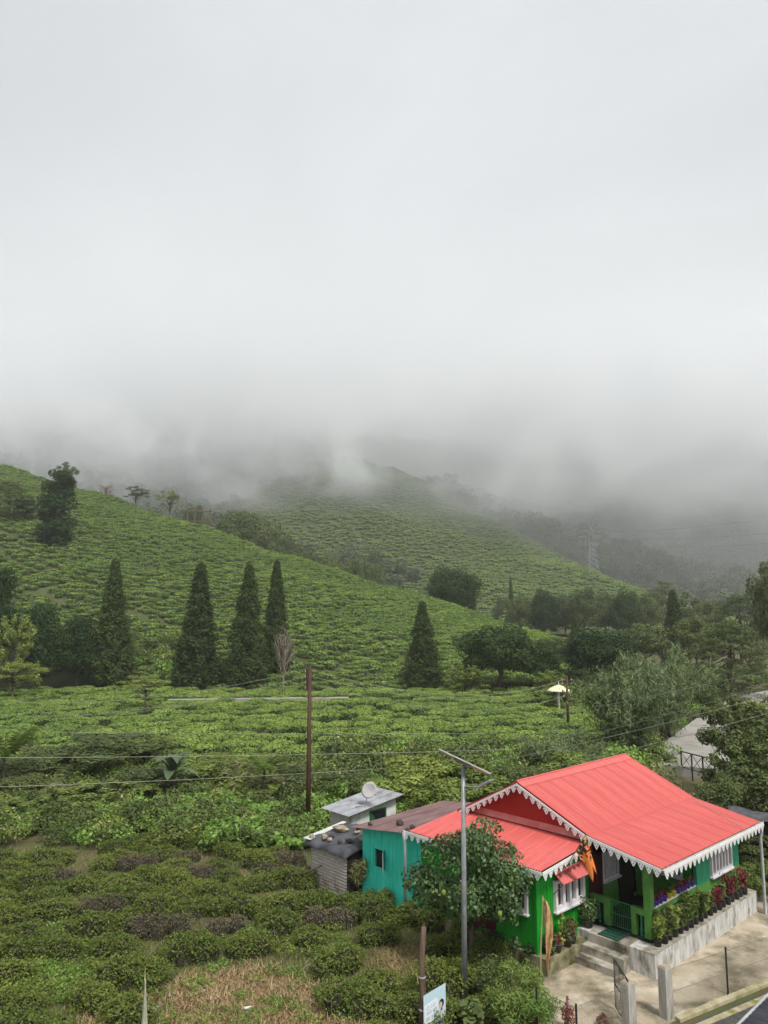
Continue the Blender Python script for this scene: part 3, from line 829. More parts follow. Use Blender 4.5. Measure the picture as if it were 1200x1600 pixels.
# shrubs between the tea field and the near plot
for nm, k, px, Y, top, w, lab in [
        ('thicket_shrub', 'bushy2', 640, 42, 1186, 150, 'bright leafy thicket behind the satellite dish'),
        ('thicket_shrub', 'bushy2', 735, 43, 1192, 150, 'leafy thicket behind the street lamp head'),
        ('thicket_shrub', 'bushy', 810, 42, 1196, 120, 'dark thicket behind the front gable of the red roof'),
        ('thicket_shrub', 'bushy2', 700, 38, 1215, 120, 'thicket shrub just behind the maroon shed roof'),
        ('thicket_shrub', 'bright', 600, 40, 1222, 100, 'pale leafy shrub behind the white hut'),
        ('thicket_shrub', 'bushy', 545, 45, 1205, 100, 'dark leafy shrub left of the satellite dish'),
        ('thicket_shrub', 'bushy2', 512, 44, 1232, 70, 'small leafy shrub just right of the brown utility pole'),
        ('thicket_shrub', 'bushy', 150, 54, 1150, 190, 'broad dark shrub at upper left of the thicket'),
        ('thicket_shrub', 'bushy2', 232, 56, 1152, 110, 'yellowish flowering shrub above the broad-leaved plant'),
        ('thicket_shrub', 'bushy', 60, 50, 1175, 170, 'dark shrub under the tree fern at left edge'),
        ('thicket_shrub', 'bushy2', 330, 50, 1180, 110, 'green shrub right of the broad-leaved plant'),
        ('dry_shrub', 'dry', 410, 46, 1188, 150, 'dry brownish flowering shrub under the small tree fern'),
        ('dry_shrub', 'dry', 350, 49, 1190, 90, 'dry grassy shrub left of the small tree fern'),
        ('thicket_shrub', 'bushy', 455, 47, 1195, 90, 'dark shrub just left of the brown utility pole'),
        ('flower_shrub', 'open2', 60, 42, 1240, 160, 'pale blossoming shrub at the left edge of the thicket'),
        ('flower_shrub', 'open2', 165, 43, 1225, 150, 'pale blossoming shrub in the middle of the left thicket'),
        ('flower_shrub', 'dry', 110, 44, 1222, 120, 'dry pale shrub between two blossoming shrubs'),
        ('thicket_shrub', 'bright', 245, 41, 1262, 110, 'bright green low shrub below the broad-leaved plant'),
        ('thicket_shrub', 'bushy', 215, 46, 1200, 120, 'dark shrub left of the broad-leaved plant'),
        ('thicket_shrub', 'bushy', 20, 45, 1215, 110, 'dark shrub at the left edge above the blossoms'),
        ('thicket_shrub', 'bushy2', 900, 44, 1175, 110, 'green shrub left of the bamboo behind the roof')]:
    tree(k, nm, lab, 'shrub', px, Y, top, w)

# ------------------------------------------------------------------ far forest
fm = [k_round(nl=700, w=rng.uniform(7, 10), z0=0.8, ncl=14, leaf=0.85, mat='forest_leaf', sub=0.46)[1][1] for _ in range(5)] + [k_flat(nl=300, w=9, mat='forest_leaf')[1][1]]
c_forest = proto_collection('forest_crown', fm)
n = 15000
u = rng.random(n) * 0.98 + 0.01; t = rng.random(n) ** 0.9 * 1.05
Pf = hillC.P(u, t)
keep = Pf[:, 1] < 1000
Pf = Pf[keep]; n = len(Pf)
s = rng.uniform(0.7, 1.7, n)
scatter('far_forest', Pf - np.array([0, 0, 1.5]), np.stack([s * rng.uniform(0.9, 1.3, n), s * rng.uniform(0.9, 1.3, n), s * rng.uniform(0.8, 1.3, n)], 1), rng.random(n) * 6.28,
        c_forest, 6, 'misty broadleaf forest covering the mountain below the cloud', 'forest')
# wooded gully between the two tea hills
n = 420
uu = rng.random(n)
Pg = np.stack([-150 + 150 * uu + rng.normal(size=n) * 10, 300 + 60 * rng.random(n) + 30 * (1 - uu), np.zeros(n)], 1)
Pg[:, 2] = [gz(x, y) for x, y in Pg[:, :2]]
s = rng.uniform(0.6, 1.2, n)
scatter('gully_wood', Pg - np.array([0, 0, 1]), np.stack([s * 1.1, s * 1.1, s], 1), rng.random(n) * 6.28, c_forest, 6, 'hazy wood in the gully behind the near tea hill', 'wood')

# ------------------------------------------------------------------ cloud lying on the mountain
cm = bpy.data.materials.new('cloud'); cm.use_nodes = True
cn, cl_ = cm.node_tree.nodes, cm.node_tree.links
cn.clear()
co = cn.new('ShaderNodeOutputMaterial'); pv = cn.new('ShaderNodeVolumePrincipled')
pv.inputs['Color'].default_value = (0.925, 0.940, 0.955, 1); pv.inputs['Anisotropy'].default_value = 0.0
geo = cn.new('ShaderNodeNewGeometry')
nzv = cn.new('ShaderNodeTexNoise'); nzv.inputs['Scale'].default_value = 1 / 85.0; nzv.inputs['Detail'].default_value = 4; nzv.inputs['Roughness'].default_value = 0.6; nzv.inputs['Distortion'].default_value = 0.4
mpv = cn.new('ShaderNodeMapping'); mpv.inputs['Scale'].default_value = (1, 1, 1.25); cl_.new(geo.outputs['Position'], mpv.inputs[0]); cl_.new(mpv.outputs[0], nzv.inputs['Vector'])
sx = cn.new('ShaderNodeSeparateXYZ'); cl_.new(geo.outputs['Position'], sx.inputs[0])
def mth(op, a, b=None, c=None):
    q = cn.new('ShaderNodeMath'); q.operation = op
    for i, v in enumerate((a, b, c)):
        if v is None: continue
        if isinstance(v, (int, float)): q.inputs[i].default_value = v
        else: cl_.new(v, q.inputs[i])
    return q.outputs[0]
def mrange(v, a, b, c=0.0, d=1.0):
    q = cn.new('ShaderNodeMapRange'); cl_.new(v, q.inputs[0])
    for i, w in enumerate((a, b, c, d)): q.inputs[i + 1].default_value = w
    return q.outputs[0]
CLOUD_BASE, CLOUD_MAX = 60.0, 0.0115
hgt = mth('ADD', sx.outputs['Z'], mth('MULTIPLY', mth('SUBTRACT', nzv.outputs['Fac'], 0.5), 230.0))
rise = mrange(hgt, CLOUD_BASE, CLOUD_BASE + 60)
front = mrange(sx.outputs['Y'], 400, 490)
topf = mrange(sx.outputs['Z'], 470, 110)
topf = mth('MULTIPLY', topf, topf)
nz3 = cn.new('ShaderNodeTexNoise'); nz3.inputs['Scale'].default_value = 1 / 240.0; nz3.inputs['Detail'].default_value = 2
cl_.new(geo.outputs['Position'], nz3.inputs['Vector'])
lumps = mrange(nz3.outputs['Fac'], 0.35, 0.65, 0.25, 1.5)
body = mth('MULTIPLY', mth('MULTIPLY', mth('MULTIPLY', rise, front), lumps), mth('MULTIPLY', topf, CLOUD_MAX))
veil = mth('MULTIPLY', mrange(sx.outputs['Y'], 398, 460), 0.0050)                 # thin mist under the cloud
veil = mth('MULTIPLY', veil, mrange(sx.outputs['Z'], 260, 120))
nz2 = cn.new('ShaderNodeTexNoise'); nz2.inputs['Scale'].default_value = 1 / 62.0; nz2.inputs['Detail'].default_value = 3; nz2.inputs['Roughness'].default_value = 0.6; nz2.inputs['Distortion'].default_value = 0.8
mpv = cn.new('ShaderNodeMapping'); mpv.inputs['Scale'].default_value = (1, 1, 1.25); cl_.new(geo.outputs['Position'], mpv.inputs[0]); cl_.new(mpv.outputs[0], nz2.inputs['Vector'])
wisp = mth('MULTIPLY', mrange(nz2.outputs['Fac'], 0.47, 0.62), mth('MULTIPLY', mrange(sx.outputs['Z'], 62, 105), mrange(sx.outputs['Z'], 200, 140)))
wisp = mth('MULTIPLY', wisp, mth('MULTIPLY', mth('MULTIPLY', mrange(sx.outputs['Y'], 396, 430), mrange(sx.outputs['Y'], 560, 500)), 0.034))
dens = mth('ADD', mth('ADD', body, veil), wisp)
cl_.new(dens, pv.inputs['Density'])
cl_.new(pv.outputs[0], co.inputs['Volume'])
cloud = MB().box(-760, 760, 395, 960, -6, 475).build('cloud_bank', cm)
tag(cloud, 'grey cloud bank hiding the top of the mountain', 'cloud', kind='stuff')

hm = bpy.data.materials.new('haze'); hm.use_nodes = True
hn, hl = hm.node_tree.nodes, hm.node_tree.links
hn.clear()
ho = hn.new('ShaderNodeOutputMaterial'); hv = hn.new('ShaderNodeVolumePrincipled')
hv.inputs['Color'].default_value = (0.97, 0.985, 1.0, 1); hv.inputs['Density'].default_value = 0.00028; hv.inputs['Anisotropy'].default_value = 0.2
hl.new(hv.outputs[0], ho.inputs['Volume'])
haze = MB().box(-6100, 6100, -330, 9100, -8, 262).build('haze', hm)
tag(haze, 'thin grey mist that pales the far hills', 'haze', kind='stuff')

# ================================================================== the house
def roofmat(name, st):
    # sun-faded paint: every sheet a little different, rain streaks down the slope, rusty grime
    m, n, l, b = new_mat(name)
    z = noise_node(n, l, 1.6, 6, stretch=st, rough=0.62)
    r = ramp_node(n, l, z.outputs['Fac'], [(0.28, (0.46, 0.075, 0.066)), (0.48, (0.52, 0.105, 0.095)), (0.70, (0.57, 0.140, 0.127))])
    z2 = noise_node(n, l, 3.2, 5, stretch=(1, 1, 1), rough=0.7)
    f = n.new('ShaderNodeMapRange'); f.inputs[1].default_value = 0.60; f.inputs[2].default_value = 0.78; f.inputs[4].default_value = 0.6
    l.new(z2.outputs['Fac'], f.inputs[0])
    mx = n.new('ShaderNodeMix'); mx.data_type = 'RGBA'; l.new(f.outputs[0], mx.inputs[0]); l.new(r.outputs[0], mx.inputs[6]); mx.inputs[7].default_value = (0.27, 0.055, 0.045, 1)
    oi = n.new('ShaderNodeObjectInfo'); hv_ = n.new('ShaderNodeHueSaturation')
    vr = n.new('ShaderNodeMapRange'); vr.inputs[3].default_value = 0.95; vr.inputs[4].default_value = 1.04; l.new(oi.outputs['Random'], vr.inputs[0])
    l.new(vr.outputs[0], hv_.inputs['Value']); l.new(mx.outputs[2], hv_.inputs['Color']); l.new(hv_.outputs[0], b.inputs['Base Color'])
    b.inputs['Roughness'].default_value = 0.48; b.inputs['Specular IOR Level'].default_value = 0.35
    return m
M['roof'] = roofmat('painted_red_roof', (7, 0.5, 0.5))
M['roof_lean'] = roofmat('painted_red_lean_to', (0.5, 7, 0.5))
M['gable'] = surf('gable_red', (0.27, 0.012, 0.010), (0.36, 0.020, 0.015), 1.5, 0.6)
M['flashing'] = surf('faded_flashing', (0.50, 0.11, 0.095), (0.58, 0.20, 0.18), 2.0, 0.5)
M['green'] = surf('bright_green_boards', (0.004, 0.190, 0.010), (0.008, 0.260, 0.018), 2.2, 0.55, 0.15, stretch=(1, 1, 0.25), c3=(0.020, 0.125, 0.022), scale3=2.4, stretch3=(2, 2, 0.5), lo3=0.55, hi3=0.78)
M['ltgreen'] = surf('light_green_render', (0.075, 0.220, 0.040), (0.110, 0.285, 0.060), 3.5, 0.7, 0.35, bscale=60, c3=(0.060, 0.160, 0.038), scale3=1.2, lo3=0.55, hi3=0.8)
M['teal'] = surf('teal_boards', (0.015, 0.240, 0.130), (0.025, 0.300, 0.170), 3, 0.55, 0.1, stretch=(4, 4, 0.4))
M['turquoise'] = surf('turquoise_boards', (0.025, 0.520, 0.380), (0.050, 0.640, 0.490), 5, 0.6, 0.15, stretch=(5, 5, 0.35), c3=(0.16, 0.60, 0.50), scale3=4, stretch3=(4, 4, 0.3), lo3=0.6, hi3=0.8)
M['baluster'] = surf('sea_green_baluster', (0.020, 0.150, 0.095), (0.045, 0.220, 0.150), 9, 0.5)
M['gategreen'] = surf('green_iron', (0.030, 0.150, 0.050), (0.055, 0.210, 0.080), 9, 0.5)
M['white'] = surf('white_paint', (0.66, 0.66, 0.65), (0.80, 0.80, 0.80), 4, 0.5, c3=(0.50, 0.48, 0.44), scale3=6, lo3=0.62, hi3=0.85)
M['lilac_white'] = surf('window_white', (0.60, 0.58, 0.60), (0.72, 0.70, 0.72), 4, 0.45)
M['greywhite'] = surf('weathered_gutter', (0.46, 0.47, 0.46), (0.62, 0.63, 0.61), 3, 0.5, c3=(0.30, 0.30, 0.28), scale3=3, lo3=0.55, hi3=0.75)
M['pipe'] = surf('grey_pipe', (0.30, 0.31, 0.32), (0.40, 0.41, 0.42), 3, 0.45)
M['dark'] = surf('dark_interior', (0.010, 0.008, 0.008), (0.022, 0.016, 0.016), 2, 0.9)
M['maroon'] = surf('maroon_door', (0.045, 0.008, 0.010), (0.080, 0.014, 0.016), 3, 0.5)
M['curtain'] = surf('maroon_curtain', (0.10, 0.018, 0.024), (0.19, 0.045, 0.050), 8, 0.85, stretch=(9, 9, 0.4))
M['skirting'] = surf('black_skirting', (0.010, 0.012, 0.013), (0.022, 0.025, 0.026), 3, 0.5)
M['concrete'] = surf('stained_concrete', (0.28, 0.25, 0.20), (0.43, 0.40, 0.34), 1.8, 0.9, 0.4, c3=(0.085, 0.075, 0.050), scale3=1.3, lo3=0.46, hi3=0.66)
M['limewash'] = surf('streaked_limewash', (0.40, 0.39, 0.36), (0.60, 0.59, 0.57), 4, 0.9, 0.4, stretch=(2.2, 2.2, 0.4), c3=(0.17, 0.15, 0.11), scale3=2.2, stretch3=(1.5, 1.5, 0.7), lo3=0.48, hi3=0.70)
M['mossy'] = surf('mossy_concrete', (0.20, 0.18, 0.10), (0.34, 0.30, 0.20), 2.2, 0.95, 0.4, c3=(0.065, 0.070, 0.022), scale3=1.6, lo3=0.42, hi3=0.62)
M['slab'] = surf('yard_slab', (0.36, 0.30, 0.215), (0.52, 0.455, 0.35), 0.9, 0.9, 0.35, c3=(0.135, 0.115, 0.070), scale3=0.7, lo3=0.43, hi3=0.62)
M['maroon_sheet'] = surf('rusty_maroon_sheet', (0.125, 0.070, 0.070), (0.20, 0.125, 0.120), 1.5, 0.6, 0.1, stretch=(0.5, 3, 1), c3=(0.27, 0.22, 0.20), scale3=1.4, stretch3=(0.4, 3, 1), lo3=0.56, hi3=0.7)
mg, n_, l_, b_ = new_mat('window_glass')
b_.inputs['Base Color'].default_value = (0.012, 0.014, 0.018, 1); b_.inputs['Roughness'].default_value = 0.06; b_.inputs['Specular IOR Level'].default_value = 0.6
M['glass'] = mg

HANG = R(90 - 47.3)
H0 = on_z(1025, 1532.5, 0.0)
house = thing('red_roofed_house', 'green bungalow with coral red corrugated roof and white fretwork', 'house', H0, HANG)
ca, sa = math.cos(HANG), math.sin(HANG)
def HW(a, b, z): return Vector((H0.x + a * ca - b * sa, H0.y + a * sa + b * ca, z))
def hpart(name, mat, f, parent=house, smooth=False):
    mb = MB(); f(mb); return mb.build(name, mat, parent, smooth)
def pb(mb, pl, c, u0, u1, o0, o1, z0, z1):
    # box on a wall plane: u along the wall, o outwards
    if pl == 'b': return mb.box(u0, u1, c - o1, c - o0, z0, z1)
    return mb.box(c - o1, c - o0, u0, u1, z0, z1)

# plinths and steps
hpart('plinth', M['limewash'], lambda m: m.box(0, 7.65, 0, 7.6, -0.4, 0.72))
hpart('plinth_coping', M['concrete'], lambda m: m.box(-0.012, 7.66, -0.012, 0.42, 0.72, 0.735))
hpart('plinth', M['mossy'], lambda m: m.box(-2.26, -0.004, 2.27, 8.2, -0.4, 0.50))
hpart('landing', M['concrete'], lambda m: m.box(-0.10, 0.86, 0.86, 2.262, -0.3, 0.742))
hpart('step', M['concrete'], lambda m: m.box(-0.46, -0.10, 0.78, 2.262, -0.3, 0.47))
hpart('step', M['concrete'], lambda m: m.box(-0.82, -0.46, 0.92, 2.262, -0.3, 0.235))
hpart('verandah_floor', M['skirting'], lambda m: m.box(0.62, 4.0, 0.425, 2.76, 0.735, 0.755))

def boards(mb, pl, c, u0, u1, z0, z1, w=0.16, groove=0.012, th=0.06, holes=()):
    # upright boards with open grooves between them, split around window holes
    k = max(1, round((u1 - u0) / w)); w = (u1 - u0) / k
    for i in range(k):
        a, b = u0 + i * w + groove * 0.5, u0 + (i + 1) * w - groove * 0.5
        spans = [(z0, z1)]
        for (hu0, hu1, hz0, hz1) in holes:
            if b > hu0 + 0.01 and a < hu1 - 0.01:
                spans = [q for s in spans for q in ((s[0], min(s[1], hz0)), (max(s[0], hz1), s[1])) if q[1] - q[0] > 0.01]
        for s0, s1 in spans: pb(mb, pl, c, a, b, 0, th, s0, s1)
    for (s0, s1, za, zb) in ([(u0, u1, z0, z1)] if not holes else
            [(u0, holes[0][0], z0, z1), (holes[-1][1], u1, z0, z1)] + [(h[0], h[1], z0, h[2]) for h in holes] + [(h[0], h[1], h[3], z1) for h in holes]):
        if s1 - s0 > 0.01: pb(mb, pl, c, s0, s1, -0.05, th - 0.008, za, zb)

def window_unit(pl, c, u0, u1, z0, z1, n, fr=0.09, mul=0.07, paint='lilac_white', pane='glass', sill=0.06, out=0.05, curtain=False):
    mb = MB()
    pb(mb, pl, c, u0, u0 + fr, -0.05, out, z0, z1); pb(mb, pl, c, u1 - fr, u1, -0.05, out, z0, z1)
    pb(mb, pl, c, u0 + fr, u1 - fr, -0.05, out, z0, z0 + fr); pb(mb, pl, c, u0 + fr, u1 - fr, -0.05, out, z1 - fr, z1)
    wobj = mb.build('window', M[paint], house)
    sb = MB(); pb(sb, pl, c, u0 - 0.05, u1 + 0.05, 0.0, out + sill, z0 - 0.05, z0 - 0.002); sb.build('sill', M[paint], wobj)
    bw = (u1 - u0 - 2 * fr) / n
    for i in range(n):
        a, b = u0 + fr + i * bw, u0 + fr + (i + 1) * bw
        q = MB(); pb(q, pl, c, a + (mul / 2 if i else 0), b - (mul / 2 if i < n - 1 else 0), -0.045, -0.03, z0 + fr, z1 - fr); q.build('pane', M[pane], wobj)
        if i:
            q = MB(); pb(q, pl, c, a - mul / 2, a + mul / 2, -0.05, out - 0.008, z0 + fr, z1 - fr); q.build('mullion', M[paint], wobj)
        if curtain and i % 2 == 0:
            q = MB(); pb(q, pl, c, a + mul / 2, a + bw * 0.55, -0.025, -0.015, z0 + fr, z1 - fr); q.build('curtain', M['curtain'], wobj)
    return wobj

# front extension, bright green boards
W1 = (-1.25, 0.42, 1.53, 2.45)
W2 = (3.02, 4.0, 1.60, 2.45)
hpart('front_wall', M['green'], lambda m: boards(m, 'b', 2.77, -2.1, 0.78, 0.5, 3.02, 0.17, holes=[W1]))
hpart('side_wall', M['green'], lambda m: boards(m, 'a', -2.1, 2.72, 7.72, 0.5, 3.0, 0.17, holes=[W2]))
hpart('corner_trim', M['green'], lambda m: m.box(-2.185, -2.10, 2.685, 2.77, 0.5, 3.0))
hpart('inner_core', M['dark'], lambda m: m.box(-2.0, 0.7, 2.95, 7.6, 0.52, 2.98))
window_unit('b', 2.70, *W1[:2], W1[2], W1[3], 4, 0.11, 0.13, curtain=True, out=0.09)
window_unit('a', -2.17, *W2[:2], W2[2], W2[3], 2, 0.11, 0.10, out=0.06)
hpart('maroon_panel', M['maroon'], lambda m: m.box(-2.22, -2.165, 4.35, 5.3, 0.62, 1.52))

# corrugated sheets
def corr_mesh(U, V, w, l, pitch=0.10, amp=0.028, per=4, mat=None, rows=1, lift=0.0):
    U, V = Vector(U).normalized(), Vector(V).normalized(); N = U.cross(V)
    if N.z < 0 and abs(N.z) > 1e-6: N = -N
    k = max(2, int(round(w / pitch)) * per)
    vs_, fs_ = [], []
    for j in range(rows + 1):
        for i in range(k + 1):
            p = U * (w * i / k) + V * (l * j / rows) + N * (amp * math.cos(2 * math.pi * i / per) + lift)
            vs_.append(tuple(p))
    for j in range(rows):
        for i in range(k):
            a = j * (k + 1) + i; fs_.append((a, a + 1, a + k + 2, a + k + 1))
    me = bpy.data.meshes.new('roof_sheet'); me.from_pydata(vs_, [], fs_); me.update()
    me.polygons.foreach_set('use_smooth', [True] * len(me.polygons))
    if mat: me.materials.append(mat)
    return me
A_L, A_R = 0.10, 7.65
RIDGE, CREASE, EAVE = (5.10, 4.89), (2.30, 3.68), (-0.28, 3.24)
BACK = (7.95, 3.40)
# ridge cap and boards under the roof carry the sheets
def roofbody(m):
    for s in (0, 1):
        d = (CREASE if s == 0 else BACK); y0, z0 = RIDGE; k = 0.32 / math.hypot(d[0] - y0, d[1] - z0)
        y1, z1 = y0 + (d[0] - y0) * k, z0 + (d[1] - z0) * k
        m.hexa([(A_L - 0.02, y0, z0 + 0.022), (A_R + 0.02, y0, z0 + 0.022), (A_R + 0.02, y1, z1 + 0.022), (A_L - 0.02, y1, z1 + 0.022),
                (A_L - 0.02, y0, z0 + 0.05), (A_R + 0.02, y0, z0 + 0.05), (A_R + 0.02, y1, z1 + 0.034), (A_L - 0.02, y1, z1 + 0.034)])
    m.tube([(A_L - 0.02, RIDGE[0], RIDGE[1] + 0.045), (A_R + 0.02, RIDGE[0], RIDGE[1] + 0.045)], 0.04, 8)
roof = hpart('roof', M['roof'], roofbody)
NS = 10; SW = (A_R - A_L) / NS
def slope(p, q, ov=0.0):
    v = Vector((0, q[0] - p[0], q[1] - p[1])); return v, v.length + ov
for (p, q, ov) in ((RIDGE, CREASE, 0.0), (CREASE, EAVE, 0.0), (RIDGE, BACK, 0.0)):
    v, L = slope(p, q, ov)
    low = p == CREASE
    me = corr_mesh((1, 0, 0), v, SW, L + (0.06 if not low else 0.03), pitch=SW / 8, mat=M['roof'], rows=4)
    for i in range(NS):
        jz = rng.uniform(-0.003, 0.003)
        link('roof_sheet', me, roof, (A_L + i * SW, p[0] + (0.04 if low else 0), p[1] - (0.022 if low else 0) + 0.002 * (i % 2) + jz * 0.3))
# lean-to roof of the extension
LT_TOP, LT_EAVE = (0.40, 3.37), (-2.40, 3.08)
v = Vector((LT_EAVE[0] - LT_TOP[0], 0, LT_EAVE[1] - LT_TOP[1])); LB0, LB1 = 2.30, 8.05; n = 8; SWb = (LB1 - LB0) / n
leanto = hpart('lean_to_roof', M['flashing'], lambda m: (
    m.hexa([(0.36, 2.45, 3.40), (0.42, 2.45, 3.40), (0.42, 7.75, 3.40), (0.36, 7.75, 3.40), (0.31, 2.45, 3.42), (0.42, 2.6, 3.62), (0.42, 7.6, 3.62), (0.31, 7.75, 3.42)])))
me = corr_mesh((0, 1, 0), v, SWb, v.length, pitch=SWb / 7, mat=M['roof_lean'], rows=3)
for i in range(n): link('roof_sheet', me, leanto, (LT_TOP[0], LB0 + i * SWb, LT_TOP[1] + 0.002 * (i % 2)))
# gable wall
def gablewall(m):
    poly = [(0.42, 2.35, 3.0), (0.42, 7.75, 3.0), (0.42, 7.75, 3.50), (0.42, 5.1, 4.80), (0.42, 2.35, 3.62)]
    m.prism(poly, (0.08, 0, 0))
hpart('gable_wall', M['gable'], gablewall)
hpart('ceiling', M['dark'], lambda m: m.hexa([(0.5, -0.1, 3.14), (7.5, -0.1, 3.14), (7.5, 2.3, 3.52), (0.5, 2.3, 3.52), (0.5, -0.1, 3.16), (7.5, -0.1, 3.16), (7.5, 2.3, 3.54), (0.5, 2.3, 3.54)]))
# awning over the front window
awn = hpart('awning', M['roof'], lambda m: m.tube([(-1.30, 2.30, 2.44), (0.50, 2.30, 2.44)], 0.012, 6))
link('roof_sheet', corr_mesh((1, 0, 0), (0, -0.38, -0.27), 1.80, 0.48, mat=M['roof'], rows=1), awn, (-1.30, 2.70, 2.72))
for a in (-1.28, 0.48): MB().tube([(a, 2.70, 2.05), (a, 2.32, 2.43)], 0.014, 5).build('awning_bracket', M['gategreen'], awn)

# white fretwork
def pendant_mesh(w, h):
    out = [(-w / 2, 0), (w / 2, 0), (w * 0.34, -h * 0.32), (w * 0.10, -h * 0.92), (0, -h), (-w * 0.10, -h * 0.92), (-w * 0.34, -h * 0.32)]
    holes = [(-w * 0.2, -h * 0.2, 0.024), (w * 0.2, -h * 0.2, 0.024), (0, -h * 0.55, 0.026)]
    pts = list(out); edges = [(i, (i + 1) % len(out)) for i in range(len(out))]
    for cx, cz, r in holes:
        o = len(pts)
        for k in range(6): pts.append((cx + r * math.cos(k * math.pi / 3), cz + r * math.sin(k * math.pi / 3)))
        edges += [(o + k, o + (k + 1) % 6) for k in range(6)]
    vv, ee, ff, *_ = delaunay_2d_cdt([Vector(p) for p in pts], edges, [], 0, 1e-5)
    def inside(x, y):
        c = False
        for i in range(len(out)):
            (x0, y0), (x1, y1) = out[i], out[(i + 1) % len(out)]
            if (y0 > y) != (y1 > y) and x < (x1 - x0) * (y - y0) / (y1 - y0) + x0: c = not c
        return c
    keep = []
    for f in ff:
        cx, cy_ = sum(vv[i][0] for i in f) / 3, sum(vv[i][1] for i in f) / 3
        if inside(cx, cy_) and all((cx - hx) ** 2 + (cy_ - hz) ** 2 > (r * 0.75) ** 2 for hx, hz, r in holes): keep.append(tuple(f))
    m = len(vv)
    V3 = [(p[0], -0.008, p[1]) for p in vv] + [(p[0], 0.008, p[1]) for p in vv]
    F3 = keep + [tuple(i + m for i in reversed(f)) for f in keep] + [(i, (i + 1) % 7, m + (i + 1) % 7, m + i) for i in range(7)]
    me = bpy.data.meshes.new('pendant'); me.from_pydata(V3, [], F3); me.update(); me.materials.append(M['white'])
    return me
PEND = pendant_mesh(0.29, 0.20)
def fretwork(p, q, n, turn, board=0.09):
    # a narrow board along the roof edge from p to q with cut-out pendants hanging from it
    p, q = Vector(p), Vector(q); d = q - p
    off = Vector((0, 0, -board))
    nrm = Vector((math.sin(turn), -math.cos(turn), 0)) * 0.012
    mb = MB(); mb.hexa([p + off - nrm, q + off - nrm, q + off + nrm, p + off + nrm, p - nrm, q - nrm, q + nrm, p + nrm])
    bd = mb.build('fascia', M['white'], house)
    for i in range(n):
        c = p + d * ((i + 0.5) / n) + off + Vector((0, 0, 0.006))
        link('pendant', PEND, bd, c, turn, (rng.uniform(0.94, 1.04) * abs(Vector((d.x, d.y)).length / n) / 0.29, 1, rng.uniform(0.92, 1.05)))
    return bd
fretwork((A_L, EAVE[0] - 0.10, 3.19), (A_R + 0.06, EAVE[0] - 0.10, 3.19), 25, 0.0)
e = -0.03
fretwork((A_L + e, EAVE[0], EAVE[1] - 0.02), (A_L + e, CREASE[0], CREASE[1] - 0.02), 10, -R(90))
fretwork((A_L + e, CREASE[0], CREASE[1] - 0.03), (A_L + e, RIDGE[0], RIDGE[1] - 0.03), 10, -R(90))
fretwork((A_L + e, RIDGE[0], RIDGE[1] - 0.03), (A_L + e, BACK[0] - 0.1, BACK[1] + 0.02), 10, -R(90))
fretwork((LT_EAVE[0], LB0 - 0.03, LT_EAVE[1] - 0.02), (A_L, LB0 - 0.03, LT_TOP[1] - 0.05), 9, 0.0)
fretwork((LT_EAVE[0] - 0.03, LB0, LT_EAVE[1] - 0.02), (LT_EAVE[0] - 0.03, LB1 + 0.3, LT_EAVE[1] - 0.02), 20, -R(90))
fretwork((A_R + 0.03, EAVE[0], EAVE[1] - 0.02), (A_R + 0.03, CREASE[0], CREASE[1] - 0.02), 10, -R(90))
# gutter and downpipes
def gutter(m):
    b0, z0 = EAVE[0] - 0.005, 3.225
    m.box(A_L - 0.02, A_R + 0.10, b0 - 0.085, b0 - 0.075, z0 - 0.03, z0 + 0.02)
    m.box(A_L - 0.02, A_R + 0.10, b0 - 0.075, b0 - 0.01, z0 - 0.045, z0 - 0.03)
hpart('gutter', M['greywhite'], gutter)
hpart('downpipe', M['pipe'], lambda m: m.tube([(7.58, -0.34, 3.17), (7.58, -0.34, 2.9), (7.56, -0.30, 2.7), (7.56, -0.30, 0.02), (7.56, -0.42, -0.02)], 0.055, 10), smooth=True)
hpart('downpipe', M['pipe'], lambda m: m.tube([(-2.46, 8.30, 3.0), (-2.40, 8.30, 2.6), (-2.40, 8.30, 0.0)], 0.06, 10), smooth=True)

# verandah: post, parapet with balusters, gate
hpart('post', M['ltgreen'], lambda m: m.box(0.80, 1.05, 0.52, 0.75, 0.735, 3.26))
hpart('parapet_end', M['ltgreen'], lambda m: (m.box(0.82, 0.98, 1.04, 1.21, 0.735, 1.585), m.box(0.82, 0.98, 0.75, 1.04, 1.40, 1.585)))
hpart('parapet_end', M['ltgreen'], lambda m: (m.box(0.82, 0.98, 1.96, 2.20, 0.735, 1.585), m.box(0.82, 0.98, 2.20, 2.62, 1.40, 1.585), m.box(0.82, 0.98, 2.62, 2.70, 0.735, 1.585)))
hpart('parapet_rail', M['ltgreen'], lambda m: m.box(1.05, 4.02, 0.525, 0.70, 1.46, 1.62))
hpart('rail_top', M['lilac_white'], lambda m: m.box(1.06, 4.0, 0.520, 0.705, 1.62, 1.632))
prof = [(0.055, 0), (0.055, 0.05), (0.03, 0.07), (0.05, 0.16), (0.055, 0.24), (0.035, 0.40), (0.026, 0.52), (0.045, 0.56), (0.026, 0.60), (0.05, 0.66), (0.055, 0.72)]
bal = MB().lathe(prof, 10).mesh('baluster', M['baluster'], True)
for i in range(13): link('baluster', bal, house, (1.20 + i * 0.222, 0.61, 0.742))
link('baluster', bal, house, (0.90, 0.895, 0.742), scale=(1, 1, 0.92))
link('baluster', bal, house, (0.90, 2.41, 0.742), scale=(1, 1, 0.92))
